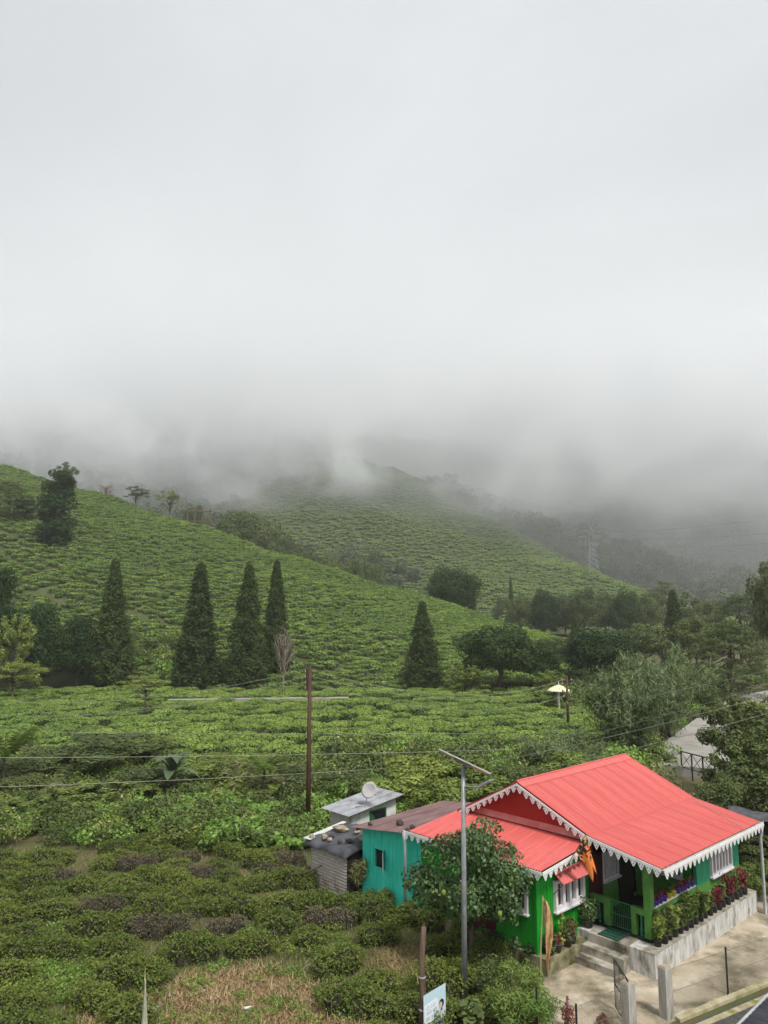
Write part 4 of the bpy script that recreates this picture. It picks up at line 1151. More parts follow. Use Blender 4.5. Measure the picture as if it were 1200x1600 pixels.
gate = hpart('verandah_gate', M['gategreen'], lambda m: [m.tube(q, 0.016, 6) for q in
    ([(0.86, 1.235, 0.80), (0.86, 1.235, 1.60)], [(0.86, 1.935, 0.80), (0.86, 1.935, 1.60)], [(0.86, 1.235, 1.59), (0.86, 1.935, 1.59)], [(0.86, 1.235, 1.18), (0.86, 1.935, 1.18)], [(0.86, 1.235, 0.81), (0.86, 1.935, 0.81)])])
gb = MB().tube([(0, 0, 0.81), (0, 0, 1.59)], 0.009, 5).mesh('bar', M['gategreen'])
for i in range(9): link('bar', gb, gate, (0.86, 1.305 + i * 0.07, 0))
# room at the right: rendered dado, boards above
W3 = (5.02, 6.72, 1.70, 2.66)
hpart('dado', M['ltgreen'], lambda m: m.box(4.0, 7.45, 0.50, 0.66, 0.735, 1.62))
hpart('dado', M['ltgreen'], lambda m: m.box(7.30, 7.45, 0.66, 7.4, 0.735, 1.62))
hpart('room_wall', M['teal'], lambda m: boards(m, 'b', 0.56, 4.0, 7.45, 1.62, 3.2, 0.14, holes=[W3]))
hpart('room_wall', M['teal'], lambda m: m.box(7.30, 7.45, 0.62, 7.4, 1.62, 3.30))
window_unit('b', 0.50, *W3[:2], W3[2], W3[3], 6, 0.09, 0.09, curtain=False, out=0.09)
hpart('side_room_wall', M['green'], lambda m: m.hexa([(4.0, 0.70, 1.62), (4.12, 0.70, 1.62), (4.12, 2.8, 1.62), (4.0, 2.8, 1.62), (4.0, 0.70, 3.25), (4.12, 0.70, 3.25), (4.12, 2.8, 3.5), (4.0, 2.8, 3.5)]))
hpart('dado', M['ltgreen'], lambda m: m.box(3.99, 4.12, 0.665, 2.8, 0.755, 1.62))
window_unit('a', 4.0, 1.0, 2.3, 1.75, 2.6, 5, 0.08, 0.06, out=0.05)
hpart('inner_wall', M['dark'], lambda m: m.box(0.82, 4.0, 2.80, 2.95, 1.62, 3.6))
hpart('inner_dado', M['ltgreen'], lambda m: (m.box(1.75, 2.75, 2.79, 2.95, 0.755, 1.62),))
hpart('door', M['maroon'], lambda m: m.box(0.84, 1.70, 2.74, 2.80, 0.76, 2.75))
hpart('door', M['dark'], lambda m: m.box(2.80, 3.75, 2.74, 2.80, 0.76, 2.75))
window_unit('b', 2.78, 1.75, 2.78, 1.72, 2.65, 6, 0.07, 0.06, out=0.05)
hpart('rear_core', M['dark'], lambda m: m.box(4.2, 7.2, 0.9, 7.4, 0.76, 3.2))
hpart('rear_wall', M['green'], lambda m: m.box(0.6, 7.4, 7.4, 7.55, 0.5, 3.4))

# things on and around the verandah
def lw_tree(P, N, ll, lw, mat, tilt=0.6, droop=0.0):
    return np_mesh('foliage', *leaf_quads(np.asarray(P), np.asarray(N), ll, lw, tilt, droop), mat)
M['purple'] = surf('purple_plastic', (0.075, 0.030, 0.30), (0.11, 0.05, 0.38), 4, 0.35)
M['yellow'] = surf('yellow_plastic', (0.62, 0.46, 0.02), (0.72, 0.56, 0.04), 4, 0.35)
M['blackbag'] = surf('black_plastic', (0.010, 0.010, 0.011), (0.028, 0.028, 0.030), 12, 0.4, 0.6, bscale=18)
M['terracotta'] = surf('dark_pot', (0.045, 0.035, 0.03), (0.09, 0.07, 0.06), 8, 0.8)
potp = [(0.055, 0), (0.078, 0.13), (0.086, 0.135), (0.086, 0.16), (0.072, 0.158), (0.066, 0.135), (0.0, 0.132)]
pot_p, pot_y = MB().lathe(potp, 14).mesh('pot', M['purple'], True), MB().lathe(potp, 14).mesh('pot', M['yellow'], True)
def small_foliage(nl, h, w, mat, ll=0.07, lw=0.03):
    P, D = ell_points([(0, 0, h * 0.6, w, w, h * 0.5), (0, 0, h * 0.3, w * 0.6, w * 0.6, h * 0.3)], nl, 0.3)
    V, Q = leaf_quads(P, D + np.array([0, 0, 0.5]), ll, lw, 0.5)
    return np_mesh('foliage', V, Q, mat)
fol_r = [small_foliage(60, 0.20, 0.085, M['red_leaf']) for _ in range(3)]
fol_g = [small_foliage(70, 0.26, 0.10, M['tree_leaf']) for _ in range(2)]
seq = [('purple', 0), ('purple', 0), ('purple', 0), ('purple', 0), ('yellow', 1), ('yellow', 1), ('purple', 0), ('purple', 0), ('purple', 0), ('purple', 1), ('purple', 0)]
spots = [1.18, 1.40, 1.62, 1.90, 2.24, 2.50, 2.86, 3.10, 3.32, 3.56, 3.84]
for i, ((c, g), a) in enumerate(zip(seq, spots)):
    t = thing('flower_pot', '%s flower pot with %s leaves, %s from the verandah post' % (c, 'green' if g else 'red', ORD[i]), 'flower pot', HW(a, 0.61, 1.634), rng.random() * 6, 'pots on the verandah rail', rng.uniform(0.95, 1.2))
    link('pot', pot_p if c == 'purple' else pot_y, t)
    link('foliage', (fol_g[i % 2] if g else fol_r[i % 3]), t, (0, 0, 0.13))
bagp = [(0.10, 0), (0.115, 0.10), (0.105, 0.21), (0.112, 0.235), (0.085, 0.23), (0.0, 0.215)]
bag = MB().lathe(bagp, 12).mesh('bag', M['blackbag'], True)
def upright(nl, h, w, mat):
    # upright leafy stems
    P, N = [], []
    for s_ in range(7):
        a = rng.random() * 6.28; r = w * rng.random()
        z = rng.random(nl // 7) ** 0.8 * h
        c = np.stack([math.cos(a) * r * (0.4 + z / h), math.sin(a) * r * (0.4 + z / h), z], 1)
        d = unit(nl // 7); d[:, 2] = np.abs(d[:, 2]) * 0.6
        P.append(c + d * 0.05); N.append(np.cross(d, np.array([0, 0, 1.0])) + d * 0.4)
    return lw_tree(np.concatenate(P), np.concatenate(N), 0.13, 0.035, mat, 0.4)
ups = [upright(300, 0.62, 0.11, M['shrub_leaf']), upright(300, 0.55, 0.12, M['tree_leaf']), upright(300, 0.68, 0.10, M['tree_leaf'])]
redp = [upright(110, 0.42, 0.10, M['red_leaf']), upright(110, 0.38, 0.10, M['tree_leaf']), upright(120, 0.50, 0.12, M['red_leaf'])]
for i in range(19):
    a = 0.62 + i * 0.355
    tall = i < 10
    me = ups[i % 3] if tall else (redp[i % 3])
    lab = '%s black nursery bag on the plinth from the verandah corner, %s' % (ORD[i], 'tall green plant' if tall else ('dark green plant' if i % 3 == 1 else 'red-leaved plant'))
    t = thing('nursery_bag', lab, 'potted plant', HW(a, 0.20 + rng.uniform(-0.02, 0.02), 0.736), rng.random() * 6, 'nursery bags along the plinth', rng.uniform(0.9, 1.15))
    link('bag', bag, t); link('foliage', me, t, (0, 0, 0.21), scale=(1.7, 1.7, 1.05) if tall else 1.25)
def bush_pot(label, a, b, z, h, w, nl, mat, ll=0.10, lw=0.05, pot=True, name='potted_shrub'):
    t = thing(name, label, 'plant', HW(a, b, z), rng.random() * 6)
    if pot: link('pot', MB().lathe([(0.13, 0), (0.17, 0.24), (0.18, 0.25), (0.15, 0.25), (0.0, 0.23)], 12).mesh('pot', M['terracotta'], True), t)
    P, D = ell_points([(0, 0, (0.24 if pot else 0) + h * 0.5, w, w, h * 0.5), (w * 0.3, 0, h * 0.5, w * 0.7, w * 0.6, h * 0.4), (-w * 0.3, 0.1 * w, h * 0.6, w * 0.6, w * 0.6, h * 0.4)], nl, 0.45)
    link('foliage', np_mesh('foliage', *leaf_quads(P, D + np.array([0, 0, 0.4]), ll, lw, 0.6), M[mat]), t)
    stem = MB()
    for k in range(5): stem.tube(bent((0, 0, 0.02), (rng.normal() * w * 0.4, rng.normal() * w * 0.4, h * 0.8), 2), 0.012, 4)
    stem.build('stem', M['bark'], t)
    return t
bush_pot('dark leafy potted shrub in the corner left of the verandah gate', 0.28, 2.45, 0.742, 0.75, 0.36, 700, 'citrus_leaf')
bush_pot('red-flowered plant on the ledge below the front window', -0.65, 2.50, 0.50, 0.55, 0.22, 260, 'red_leaf', 0.09, 0.05)
bush_pot('dark spiky plant on the ledge left of the red-flowered plant', -0.95, 2.46, 0.50, 0.48, 0.24, 260, 'tree_leaf', 0.16, 0.03)
bush_pot('dark green plant on the ledge at the front corner of the extension', -1.85, 2.50, 0.50, 0.40, 0.24, 260, 'citrus_leaf')
bush_pot('reddish low plant on the ledge near the old flag', -1.55, 2.44, 0.50, 0.32, 0.18, 160, 'red_leaf', 0.09, 0.04)
for i, (b, h) in enumerate([(2.95, 0.34), (3.5, 0.4), (4.1, 0.36), (4.7, 0.42), (5.4, 0.4)]):
    bush_pot('%s dark low plant along the green side wall from the front corner' % ORD[i], -2.36 + 0.12, b, 0.44, h, 0.24, 180, 'citrus_leaf' if i % 2 else 'dark_leaf', pot=False, name='ledge_plant')
# yellow-green climbing plant
t = thing('variegated_plant', 'yellow-green climbing plant in front of the green wall', 'plant', HW(-1.25, 2.46, 0.5), 0.4)
P = [(0.02 * math.sin(z * 9), 0.05 * math.sin(z * 5) - 0.02, z) for z in np.linspace(0.1, 1.05, 30)] + [(0.35 - 0.4 * (1 - k / 14), -0.05, 0.15 + 0.25 * math.sin(k / 5)) for k in range(15)]
link('foliage', lw_tree(np.array(P) + rng.normal(size=(45, 3)) * 0.035, np.tile([0.3, -0.8, 0.5], (45, 1)), 0.12, 0.085, M['yellow_leaf'], 0.4), t)
MB().tube([(0, 0, 0), (0.03, 0.02, 0.5), (0, 0, 1.05)], 0.01, 5).build('stem', M['bark'], t)
# ribbed doormat before the gate
mat_t = thing('door_mat', 'dark green ribbed mat on the landing before the verandah gate', 'mat', HW(0.35, 1.58, 0.743), HANG)
MB().box(-0.38, 0.40, -0.36, 0.36, 0, 0.012).build('backing', M['skirting'], mat_t)
rib = MB().box(-0.37, -0.24, -0.355, 0.355, 0.012, 0.03).mesh('rib', surf('mat_green', (0.012, 0.060, 0.040), (0.02, 0.095, 0.062), 9, 0.8))
for k in range(4): link('rib', rib, mat_t, (k * 0.2, 0, 0))

# ================================================================== yard, road, fence
M['asphalt'] = surf('asphalt', (0.045, 0.045, 0.043), (0.075, 0.073, 0.068), 6, 0.9, 0.5, bscale=60, c3=(0.13, 0.12, 0.085), scale3=0.8, lo3=0.55, hi3=0.75)
M['mosskerb'] = surf('mossy_kerb', (0.24, 0.21, 0.11), (0.40, 0.36, 0.25), 3, 0.95, 0.4, c3=(0.16, 0.16, 0.035), scale3=1.6, lo3=0.52, hi3=0.64)
M['oldpost'] = surf('weathered_gatepost', (0.33, 0.31, 0.27), (0.50, 0.48, 0.43), 3, 0.9, 0.4, stretch=(2, 2, 0.5), c3=(0.10, 0.10, 0.055), scale3=1.6, stretch3=(2, 2, 0.5), lo3=0.5, hi3=0.68)
M['iron'] = surf('dark_iron', (0.012, 0.012, 0.014), (0.03, 0.03, 0.033), 6, 0.5)
M['wire'] = surf('dull_wire', (0.16, 0.14, 0.10), (0.28, 0.25, 0.19), 6, 0.6, metal=0.3)
M['lamp_grey'] = surf('galvanised_pole', (0.20, 0.21, 0.22), (0.30, 0.31, 0.32), 5, 0.45, metal=0.2)
M['rust_brown'] = surf('brown_pole', (0.050, 0.026, 0.016), (0.090, 0.050, 0.030), 3, 0.7, stretch=(1, 1, 0.3))
M['wood'] = surf('old_wood', (0.085, 0.052, 0.038), (0.17, 0.115, 0.085), 3, 0.9, 0.5, stretch=(5, 5, 0.4))
M['bamboo_pole'] = surf('bamboo_pole', (0.26, 0.22, 0.11), (0.38, 0.33, 0.19), 3, 0.6)
M['asphalt_pale'] = surf('pale_road', (0.22, 0.21, 0.185), (0.31, 0.295, 0.265), 0.6, 0.95)
M['path'] = surf('pale_path', (0.22, 0.22, 0.165), (0.31, 0.30, 0.235), 0.8, 0.95)
F0, F1 = on_z(1056, 1595), on_z(1200, 1536)
fd = (F1 - F0).normalized(); fn = Vector((fd.y, -fd.x, 0))           # fn points to the camera side
def flat(name, pts, z0, z1, mat):
    o = MB().prism([(p[0], p[1], z0) for p in pts], (0, 0, z1 - z0)).build(name, mat); return struct(o)
hw = lambda a, b: HW(a, b, 0)
flat('yard', [hw(-2.2, 2.4), hw(-3.1, 2.0), on_z(838, 1570), on_z(838, 1640), F0 - fd * 1.2 + fn * 0.0 - fd * 2.5 + Vector((0, -1.2, 0)), F0 - fd * 0.1, F0 + fd * 12, hw(13, 2.5), hw(8.4, 2.5), hw(0.5, 2.5)], -0.3, 0.028, M['slab'])
flat('road', [F0 - fd * 8 + fn * 0.32, F0 + fd * 16 + fn * 0.32, F0 + fd * 16 + fn * 6, F0 - fd * 8 + fn * 6], -0.3, 0.012, M['asphalt'])
kb = MB()
for i in range(16):
    p, q = F0 + fd * (i * 0.8 + 0.006), F0 + fd * ((i + 1) * 0.8 - 0.006)
    kb.hexa([p - fn * 0.02 + Vector((0, 0, -0.2)), q - fn * 0.02 + Vector((0, 0, -0.2)), q + fn * 0.15 + Vector((0, 0, -0.2)), p + fn * 0.15 + Vector((0, 0, -0.2)),
             p - fn * 0.02 + Vector((0, 0, 0.11)), q - fn * 0.02 + Vector((0, 0, 0.11)), q + fn * 0.13 + Vector((0, 0, 0.085)), p + fn * 0.13 + Vector((0, 0, 0.085))])
struct(kb.build('kerb', M['mosskerb']))
# a narrower drain edge further out
struct(MB().hexa([F0 + fn * 0.42 + Vector((0, 0, -.1)), F1 + fd * 4 + fn * 0.42 + Vector((0, 0, -.1)), F1 + fd * 4 + fn * 0.60 + Vector((0, 0, -.1)), F0 + fn * 0.60 + Vector((0, 0, -.1)),
        F0 + fn * 0.42 + Vector((0, 0, .04)), F1 + fd * 4 + fn * 0.42 + Vector((0, 0, .04)), F1 + fd * 4 + fn * 0.60 + Vector((0, 0, .03)), F0 + fn * 0.60 + Vector((0, 0, .03))]).build('drain_edge', M['mosskerb']))

def gatepost(label, p, h, w=0.27):
    t = thing('gatepost', label, 'gatepost', p, math.atan2(fd.y, fd.x))
    m = MB(); s = w / 2
    m.hexa([(-s, -s, -0.3), (s, -s, -0.3), (s, s, -0.3), (-s, s, -0.3), (-s * .97, -s * .97, h), (s * .97, -s * .97, h), (s * .97, s * .97, h), (-s * .97, s * .97, h)]).build('shaft', M['oldpost'], t)
    c = MB(); s *= 0.93
    c.hexa([(-s, -s, h + 0.002), (s, -s, h + 0.002), (s, s, h + 0.002), (-s, s, h + 0.002), (-s * .8, -s * .8, h + .04), (s * .8, -s * .8, h + .04), (s * .8, s * .8, h + .04), (-s * .8, s * .8, h + .04)]).build('cap', M['slab'], t)
    return t
G1 = on_z(1042, 1592); G2 = on_z(984, 1618)
gatepost('weathered concrete gatepost with mossy foot, right of the entrance', G1, at(1040, 1511, G1.y).z)
gatepost('weathered concrete gatepost carrying the open iron gate', G2, at(982, 1535, G2.y).z)
# open iron gate swung inwards
ga, gb_ = on_z(981, 1532, 1.36), on_z(959, 1498, 1.36)
gt = thing('iron_gate', 'black barred iron gate swung open behind the gatepost', 'gate', (ga.x, ga.y, 0), math.atan2(gb_.y - ga.y, gb_.x - ga.x))
gl = (gb_ - ga).length
fm_ = MB()
for pts in ([(0, 0, 0.12), (0, 0, 1.36)], [(gl, 0, 0.12), (gl, 0, 1.36)], [(0, 0, 1.36), (gl, 0, 1.36)], [(0, 0, 0.12), (gl, 0, 0.12)], [(0, 0, 0.72), (gl, 0, 0.72)]): fm_.tube(pts, 0.018, 6)
fm_.build('frame', M['iron'], gt)
bm_ = MB().tube([(0, 0, 0.12), (0, 0, 1.36)], 0.010, 5).mesh('bar', M['iron'])
for i in range(1, 10): link('bar', bm_, gt, (gl * i / 10, 0, 0))
# chain-link fences
def chain_fence(label, pts, h, hpost, first=True, last=True):
    t = thing('chain_link_fence', label, 'fence', pts[0])
    o = pts[0]; L = [Vector(p) - o for p in pts]
    post = MB().tube([(0, 0, -0.2), (0, 0, hpost)], 0.028, 8).mesh('post', M['iron'])
    for i, p in enumerate(L):
        if (i == 0 and not first) or (i == len(L) - 1 and not last): continue
        link('post', post, t, p)
    for z in (h, h * 0.52):
        m = MB()
        for i in range(len(L) - 1): m.tube([L[i] + Vector((0, 0, z)), (L[i] + L[i + 1]) / 2 + Vector((0, 0, z - 0.012)), L[i + 1] + Vector((0, 0, z))], 0.007, 5)
        m.build('wire', M['wire'], t)
    m = MB()
    for i in range(len(L) - 1):
        d = L[i + 1] - L[i]; n = d.length; u = d / n; k = 0.075
        nn = int((n + h) / k)
        for s in (1, -1):
            for j in range(nn):
                x0 = j * k - (h if s > 0 else 0)
                a0, a1 = x0, x0 + s * 0 + (h if s > 0 else -h)
                if s < 0: a0, a1 = j * k, j * k - h
                z0, z1 = 0.06, 0.06 + h - 0.06
                def clip(a0, z0, a1, z1):
                    pts_ = []
                    for (aa, zz), (ab, zb) in (((a0, z0), (a1, z1)),):
                        lo, hi = 0.0, 1.0
                        da = ab - aa
                        for bound, sign in ((0.0, 1), (n, -1)):
                            q0, q1 = sign * (aa - bound), sign * (ab - bound)
                            if q0 < 0 and q1 < 0: return None
                            if q0 < 0: lo = max(lo, q0 / (q0 - q1))
                            elif q1 < 0: hi = min(hi, q0 / (q0 - q1))
                        if hi <= lo: return None
                        return (aa + da * lo, zz + (zb - zz) * lo, aa + da * hi, zz + (zb - zz) * hi)
                c = clip(a0, z0, a1, z1)
                if c: m.tube([L[i] + u * c[0] + Vector((0, 0, c[1])), L[i] + u * c[2] + Vector((0, 0, c[3]))], 0.0028, 3, False)
    w_ = m.build('wire_mesh', M['wire'], t); w_['kind'] = 'stuff'
    return t
P1 = on_z(1137.7, 1556)
chain_fence('chain link fence with black posts right of the gatepost', [G1 + fd * 0.15, P1, P1 + (P1 - G1).normalized() * 2.5, P1 + (P1 - G1).normalized() * 5.0], 1.22, 1.32, first=False)
Lp = on_z(900, 1572, 1.2); Lp2 = on_z(838, 1545, 1.2)
chain_fence('short chain link fence left of the open gate', [Vector((G2.x - 0.15, G2.y, 0)), Vector((Lp.x, Lp.y, 0)), Vector((Lp2.x, Lp2.y, 0))], 1.18, 1.25, first=False)

# dark corrugated shelter roof in the lower right corner
q0, q1 = on_z(1152, 1604, 2.5), on_z(1206, 1550, 2.5)
sd = (q1 - q0).normalized(); sn = Vector((sd.y, -sd.x, 0))
M['darksheet'] = surf('dark_sheet', (0.022, 0.024, 0.032), (0.050, 0.052, 0.064), 1.5, 0.45)
sh = thing('roadside_shelter', 'dark corrugated shelter roof in the lower right corner', 'shelter', (q0.x, q0.y, 0), 0)
me = corr_mesh(sd, sn + Vector((0, 0, 0.12)), 1.0, 2.2, 0.2, 0.03, 6, M['darksheet'])
for i in range(-1, 3): link('roof_sheet', me, sh, sd * i * 0.99 + Vector((0, 0, 2.5)))
MB().tube([Vector((0, 0, 2.52)) - sd, Vector((0, 0, 2.52)) + sd * 3], 0.03, 6).build('edge_strip', M['pipe'], sh)
for a, b in ((-0.8, 0.2), (2.8, 0.2), (-0.8, 2.0), (2.8, 2.0)): MB().tube([sd * a + sn * b, sd * a + sn * b + Vector((0, 0, 2.5 + b * 0.1))], 0.04, 6).build('post', M['iron'], sh)

# ================================================================== sheds
def frame_thing(name, label, cat, a, b): return thing(name, label, cat, HW(a, b, 0), HANG)
shed = frame_thing('turquoise_shed', 'turquoise plank shed with rusty maroon roof joined to the house', 'shed', -2.05, 7.75)
ztop = lambda y: 3.02 - 0.135 * y
np_ = 15; pw = 3.25 / np_
for i in range(np_):
    y0, y1 = i * pw + 0.006, (i + 1) * pw - 0.006
    spans = [(-0.1, ztop(y1) - 0.01)] if not (y1 > 2.0 and y0 < 2.55) else [(-0.1, 1.27), (1.99, ztop(y1) - 0.01)]
    pr = rng.uniform(0, 0.012)
    for a_, b_2 in spans: MB().box(-0.03 - pr, 0.0, y0, y1, a_, b_2).build('plank', M['turquoise'], shed)
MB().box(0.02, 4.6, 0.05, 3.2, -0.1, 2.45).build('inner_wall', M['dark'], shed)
MB().box(0.03, 4.6, 3.2, 3.25, -0.1, 2.5).build('end_wall', M['turquoise'], shed)
fr = MB()
for q in ((2.0, 2.05, 1.25, 2.0), (2.5, 2.55, 1.25, 2.0), (2.05, 2.5, 1.25, 1.29), (2.05, 2.5, 1.96, 2.0)): fr.box(-0.06, 0.01, q[0], q[1], q[2], q[3])
wf = fr.build('window', M['turquoise'], shed)
MB().hexa([(-0.06, 2.0, 1.27), (-0.05, 2.02, 1.27), (-0.36, 1.75, 1.27), (-0.37, 1.73, 1.27), (-0.06, 2.0, 1.97), (-0.05, 2.02, 1.97), (-0.36, 1.75, 1.97), (-0.37, 1.73, 1.97)]).build('shutter', M['greywhite'], wf)
sroof = MB().box(-0.3, 4.8, 3.3, 3.36, ztop(3.3) - 0.10, ztop(3.3) - 0.02).build('roof', M['wood'], shed)
me = corr_mesh((0, 1, -0.135), (1, 0, 0.02), 0.98, 5.4, 0.14, 0.018, 4, M['maroon_sheet'], 3)
for i in range(4): link('roof_sheet', me, sroof, (-0.38, -0.25 + i * 0.95, ztop(-0.25 + i * 0.95) + 0.03 + 0.004 * (i % 2)))
# grey tin shed with tarpaulin
M['tin'] = surf('weathered_tin', (0.32, 0.29, 0.26), (0.46, 0.43, 0.39), 2, 0.6, 0.0, stretch=(1, 1, 5), c3=(0.17, 0.11, 0.08), scale3=1.5, lo3=0.5, hi3=0.7)
M['tarp'] = surf('black_tarpaulin', (0.035, 0.037, 0.042), (0.085, 0.087, 0.095), 2.5, 0.75, 0.6, bscale=5)
M['stone'] = surf('roof_stone', (0.22, 0.17, 0.11), (0.44, 0.37, 0.27), 5, 0.9, 0.4)
M['darkstone'] = surf('dark_stone', (0.040, 0.032, 0.032), (0.10, 0.08, 0.075), 5, 0.9, 0.4)
gs = frame_thing('tin_shed', 'low tin shed under a black tarpaulin weighted with stones', 'shed', -2.75, 11.15)
for i, (y0, w) in enumerate(((0.0, 0.75), (0.75, 0.75), (1.5, 0.75))):
    me = corr_mesh((0, 0, 1), (0, 1, 0), 1.75, w, 0.12, 0.016, 4, M['tin'])
    link('wall_sheet', me, gs, (-0.004 * (i % 2), y0, -0.05))
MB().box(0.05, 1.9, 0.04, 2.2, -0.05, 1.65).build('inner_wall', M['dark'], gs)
MB().box(0.0, 1.95, 2.2, 2.26, -0.05, 1.72).build('side_wall', M['tin'], gs)
nx_, ny_ = 15, 15
tv, tf = [], []
for i in range(nx_):
    for j in range(ny_):
        x = -0.28 + 2.4 * i / (nx_ - 1); y = -0.15 + 2.65 * j / (ny_ - 1)
        edge = (i in (0, nx_ - 1)) or (j in (0, ny_ - 1))
        z = 1.78 + 0.14 * x + 0.04 * math.sin(x * 5 + y * 3) + 0.03 * math.sin(y * 7 - x * 2) - (0.10 + 0.05 * rng.random() if edge else 0)
        tv.append((x, y, z))
for i in range(nx_ - 1):
    for j in range(ny_ - 1): a_ = i * ny_ + j; tf.append((a_, a_ + ny_, a_ + ny_ + 1, a_ + 1))
tp = MB().add(tv, tf).build('tarpaulin', M['tarp'], gs, True)
sm_ = tp.modifiers.new('thickness', 'SOLIDIFY'); sm_.thickness = 0.012
MB().hexa([(-0.2, 2.1, 1.78), (1.9, 2.3, 2.05), (1.9, 2.55, 2.03), (-0.2, 2.55, 1.76), (-0.2, 2.1, 1.80), (1.9, 2.3, 2.07), (1.9, 2.55, 2.05), (-0.2, 2.55, 1.78)]).build('white_sheet', M['greywhite'], gs)
MB().tube([(-0.75, 2.9, 0.15), (-0.12, 1.4, 0.95)], 0.035, 6).build('leaning_pole', M['wood'], gs)
def stone_mesh(seed, r, fl=0.65, mat='stone'):
    r_ = np.random.default_rng(seed); m = MB(); pr = [(0.35, -1), (0.85, -0.6), (1, 0), (0.8, 0.6), (0.3, 0.95)]
    m.lathe([(a, b) for a, b in pr], 8)
    m.v = [(x * r * (1 + r_.normal() * 0.12), y * r * 0.8 * (1 + r_.normal() * 0.12), z * r * fl * (1 + r_.normal() * 0.1)) for x, y, z in m.v]
    return m.mesh('stone', M[mat], False)
def stone(label, a, b, z, r, rz, mat='stone', seed=0, sc=(1, 1, 1)):
    tag(link('roof_stone', stone_mesh(seed, r, mat=mat), None, HW(a, b, z), rz, sc), label, 'stone', 'stones weighing down the shed roofs')
G = lambda x, y: (-2.75 + x, 11.15 + y, 1.80 + 0.14 * x)
for i, (x, y, r, el, lab) in enumerate([(0.0, 2.25, 0.13, 1.3, 'brown stone at the left corner of the tarpaulin'), (0.25, 1.72, 0.15, 1.6, 'long brown stone in the middle of the tarpaulin edge'),
        (0.5, 1.55, 0.13, 1.2, 'dark brown stone leaning behind the long one on the tarpaulin'), (0.22, 1.35, 0.11, 1.1, 'pale round stone at the front of the tarpaulin'),
        (1.15, 1.75, 0.20, 1.9, 'big mossy stone block at the back of the tarpaulin'), (1.35, 0.95, 0.15, 1.3, 'tan stone alone at the back right of the tarpaulin'),
        (0.95, 0.25, 0.12, 1.3, 'pale stone on the tarpaulin next to the turquoise wall'), (0.55, 0.55, 0.14, 1.5, 'flat dark slab on the tarpaulin near the turquoise wall'),
        (0.35, 0.85, 0.10, 1.2, 'small dark stone near the tarpaulin front edge')]):
    a_, b_2, z_ = G(x, y); stone(lab, a_, b_2, z_ + r * 0.5, r, rng.random() * 3, 'darkstone' if 'dark' in lab else 'stone', i, (el, 1, 1))
S = lambda x, y: (-2.05 + x, 7.75 + y, ztop(y) + 0.05 + 0.02 * x)
for i, (x, y, r, el, lab) in enumerate([(0.1, 2.95, 0.10, 2.0, 'row of dark rubble at the left corner of the maroon roof'), (0.55, 1.75, 0.17, 1.3, 'dark round stone in the middle of the maroon roof'),
        (0.25, 0.75, 0.12, 1.6, 'dark stone at the right of the maroon roof'), (-0.2, 0.55, 0.11, 1.8, 'flat dark stone on the front edge of the maroon roof')]):
    a_, b_2, z_ = S(x, y); stone(lab, a_, b_2, z_ + r * 0.5, r, HANG + 1.2, 'darkstone', 30 + i, (el, 1, 1))
# white hut
M['hutwhite'] = surf('hut_white', (0.52, 0.52, 0.50), (0.68, 0.68, 0.66), 2, 0.8, c3=(0.34, 0.33, 0.30), scale3=1.2, lo3=0.5, hi3=0.72)
M['hutgrey'] = surf('hut_grey', (0.30, 0.29, 0.26), (0.42, 0.41, 0.37), 3, 0.85, stretch=(3, 3, 0.4))
M['zinc'] = surf('zinc_sheet', (0.24, 0.25, 0.27), (0.36, 0.37, 0.39), 1.6, 0.4, 0.0, metal=0.2, c3=(0.17, 0.10, 0.08), scale3=1.1, lo3=0.56, hi3=0.72)
M['huttrim'] = surf('green_trim', (0.008, 0.085, 0.022), (0.015, 0.120, 0.035), 4, 0.5)
HC = at(547, 1272, 34.6)
hut = thing('white_hut', 'small whitewashed hut with grey tin roof and green window', 'hut', (HC.x, HC.y, 0), HANG)
hz0, hz1 = HC.z, HC.z + 0.34
MB().hexa([(0.0, 0.0, -0.1), (2.8, 0.0, -0.1), (2.8, 0.12, -0.1), (0.0, 0.12, -0.1), (0.0, 0.0, hz0), (2.8, 0.0, hz1), (2.8, 0.12, hz1), (0.0, 0.12, hz0)]).build('wall', M['hutwhite'], hut)
MB().box(-0.02, 0.10, 0.0, 1.35, -0.1, hz0 - 0.02).build('wall', M['hutgrey'], hut)
MB().box(0.12, 2.75, 1.25, 1.35, -0.1, hz0).build('wall', M['hutgrey'], hut)
MB().box(2.68, 2.8, 0.12, 1.25, -0.1, hz1 - 0.03).build('wall', M['hutgrey'], hut)
wz = hz0 - 0.58
fr = MB()
for q in ((1.15, 1.22, wz, wz + 0.52), (2.08, 2.15, wz, wz + 0.52), (1.22, 2.08, wz, wz + 0.07), (1.22, 2.08, wz + 0.45, wz + 0.52)): fr.box(q[0], q[1], -0.05, 0.01, q[2], q[3])
w_ = fr.build('window', M['huttrim'], hut)
MB().box(1.22, 2.08, -0.012, -0.004, wz + 0.07, wz + 0.45).build('pane', M['glass'], w_)
MB().hexa([(1.22, -0.04, wz + 0.07), (1.5, -0.04, wz + 0.07), (1.5, -0.03, wz + 0.07), (1.22, -0.03, wz + 0.07), (1.22, -0.04, wz + 0.42), (1.28, -0.04, wz + 0.42), (1.28, -0.03, wz + 0.42), (1.22, -0.03, wz + 0.42)]).build('shutter', M['huttrim'], w_)
hr = MB().box(-0.25, 3.05, -0.28, -0.24, hz0 - 0.02, hz0 + 0.0).build('roof', M['wood'], hut)
hr.rotation_euler = (0, -math.atan2(0.34, 2.8), 0)
me = corr_mesh((0, 1, 0), (1, 0, 0.1214), 0.68, 3.4, 0.1, 0.014, 4, M['zinc'], 3)
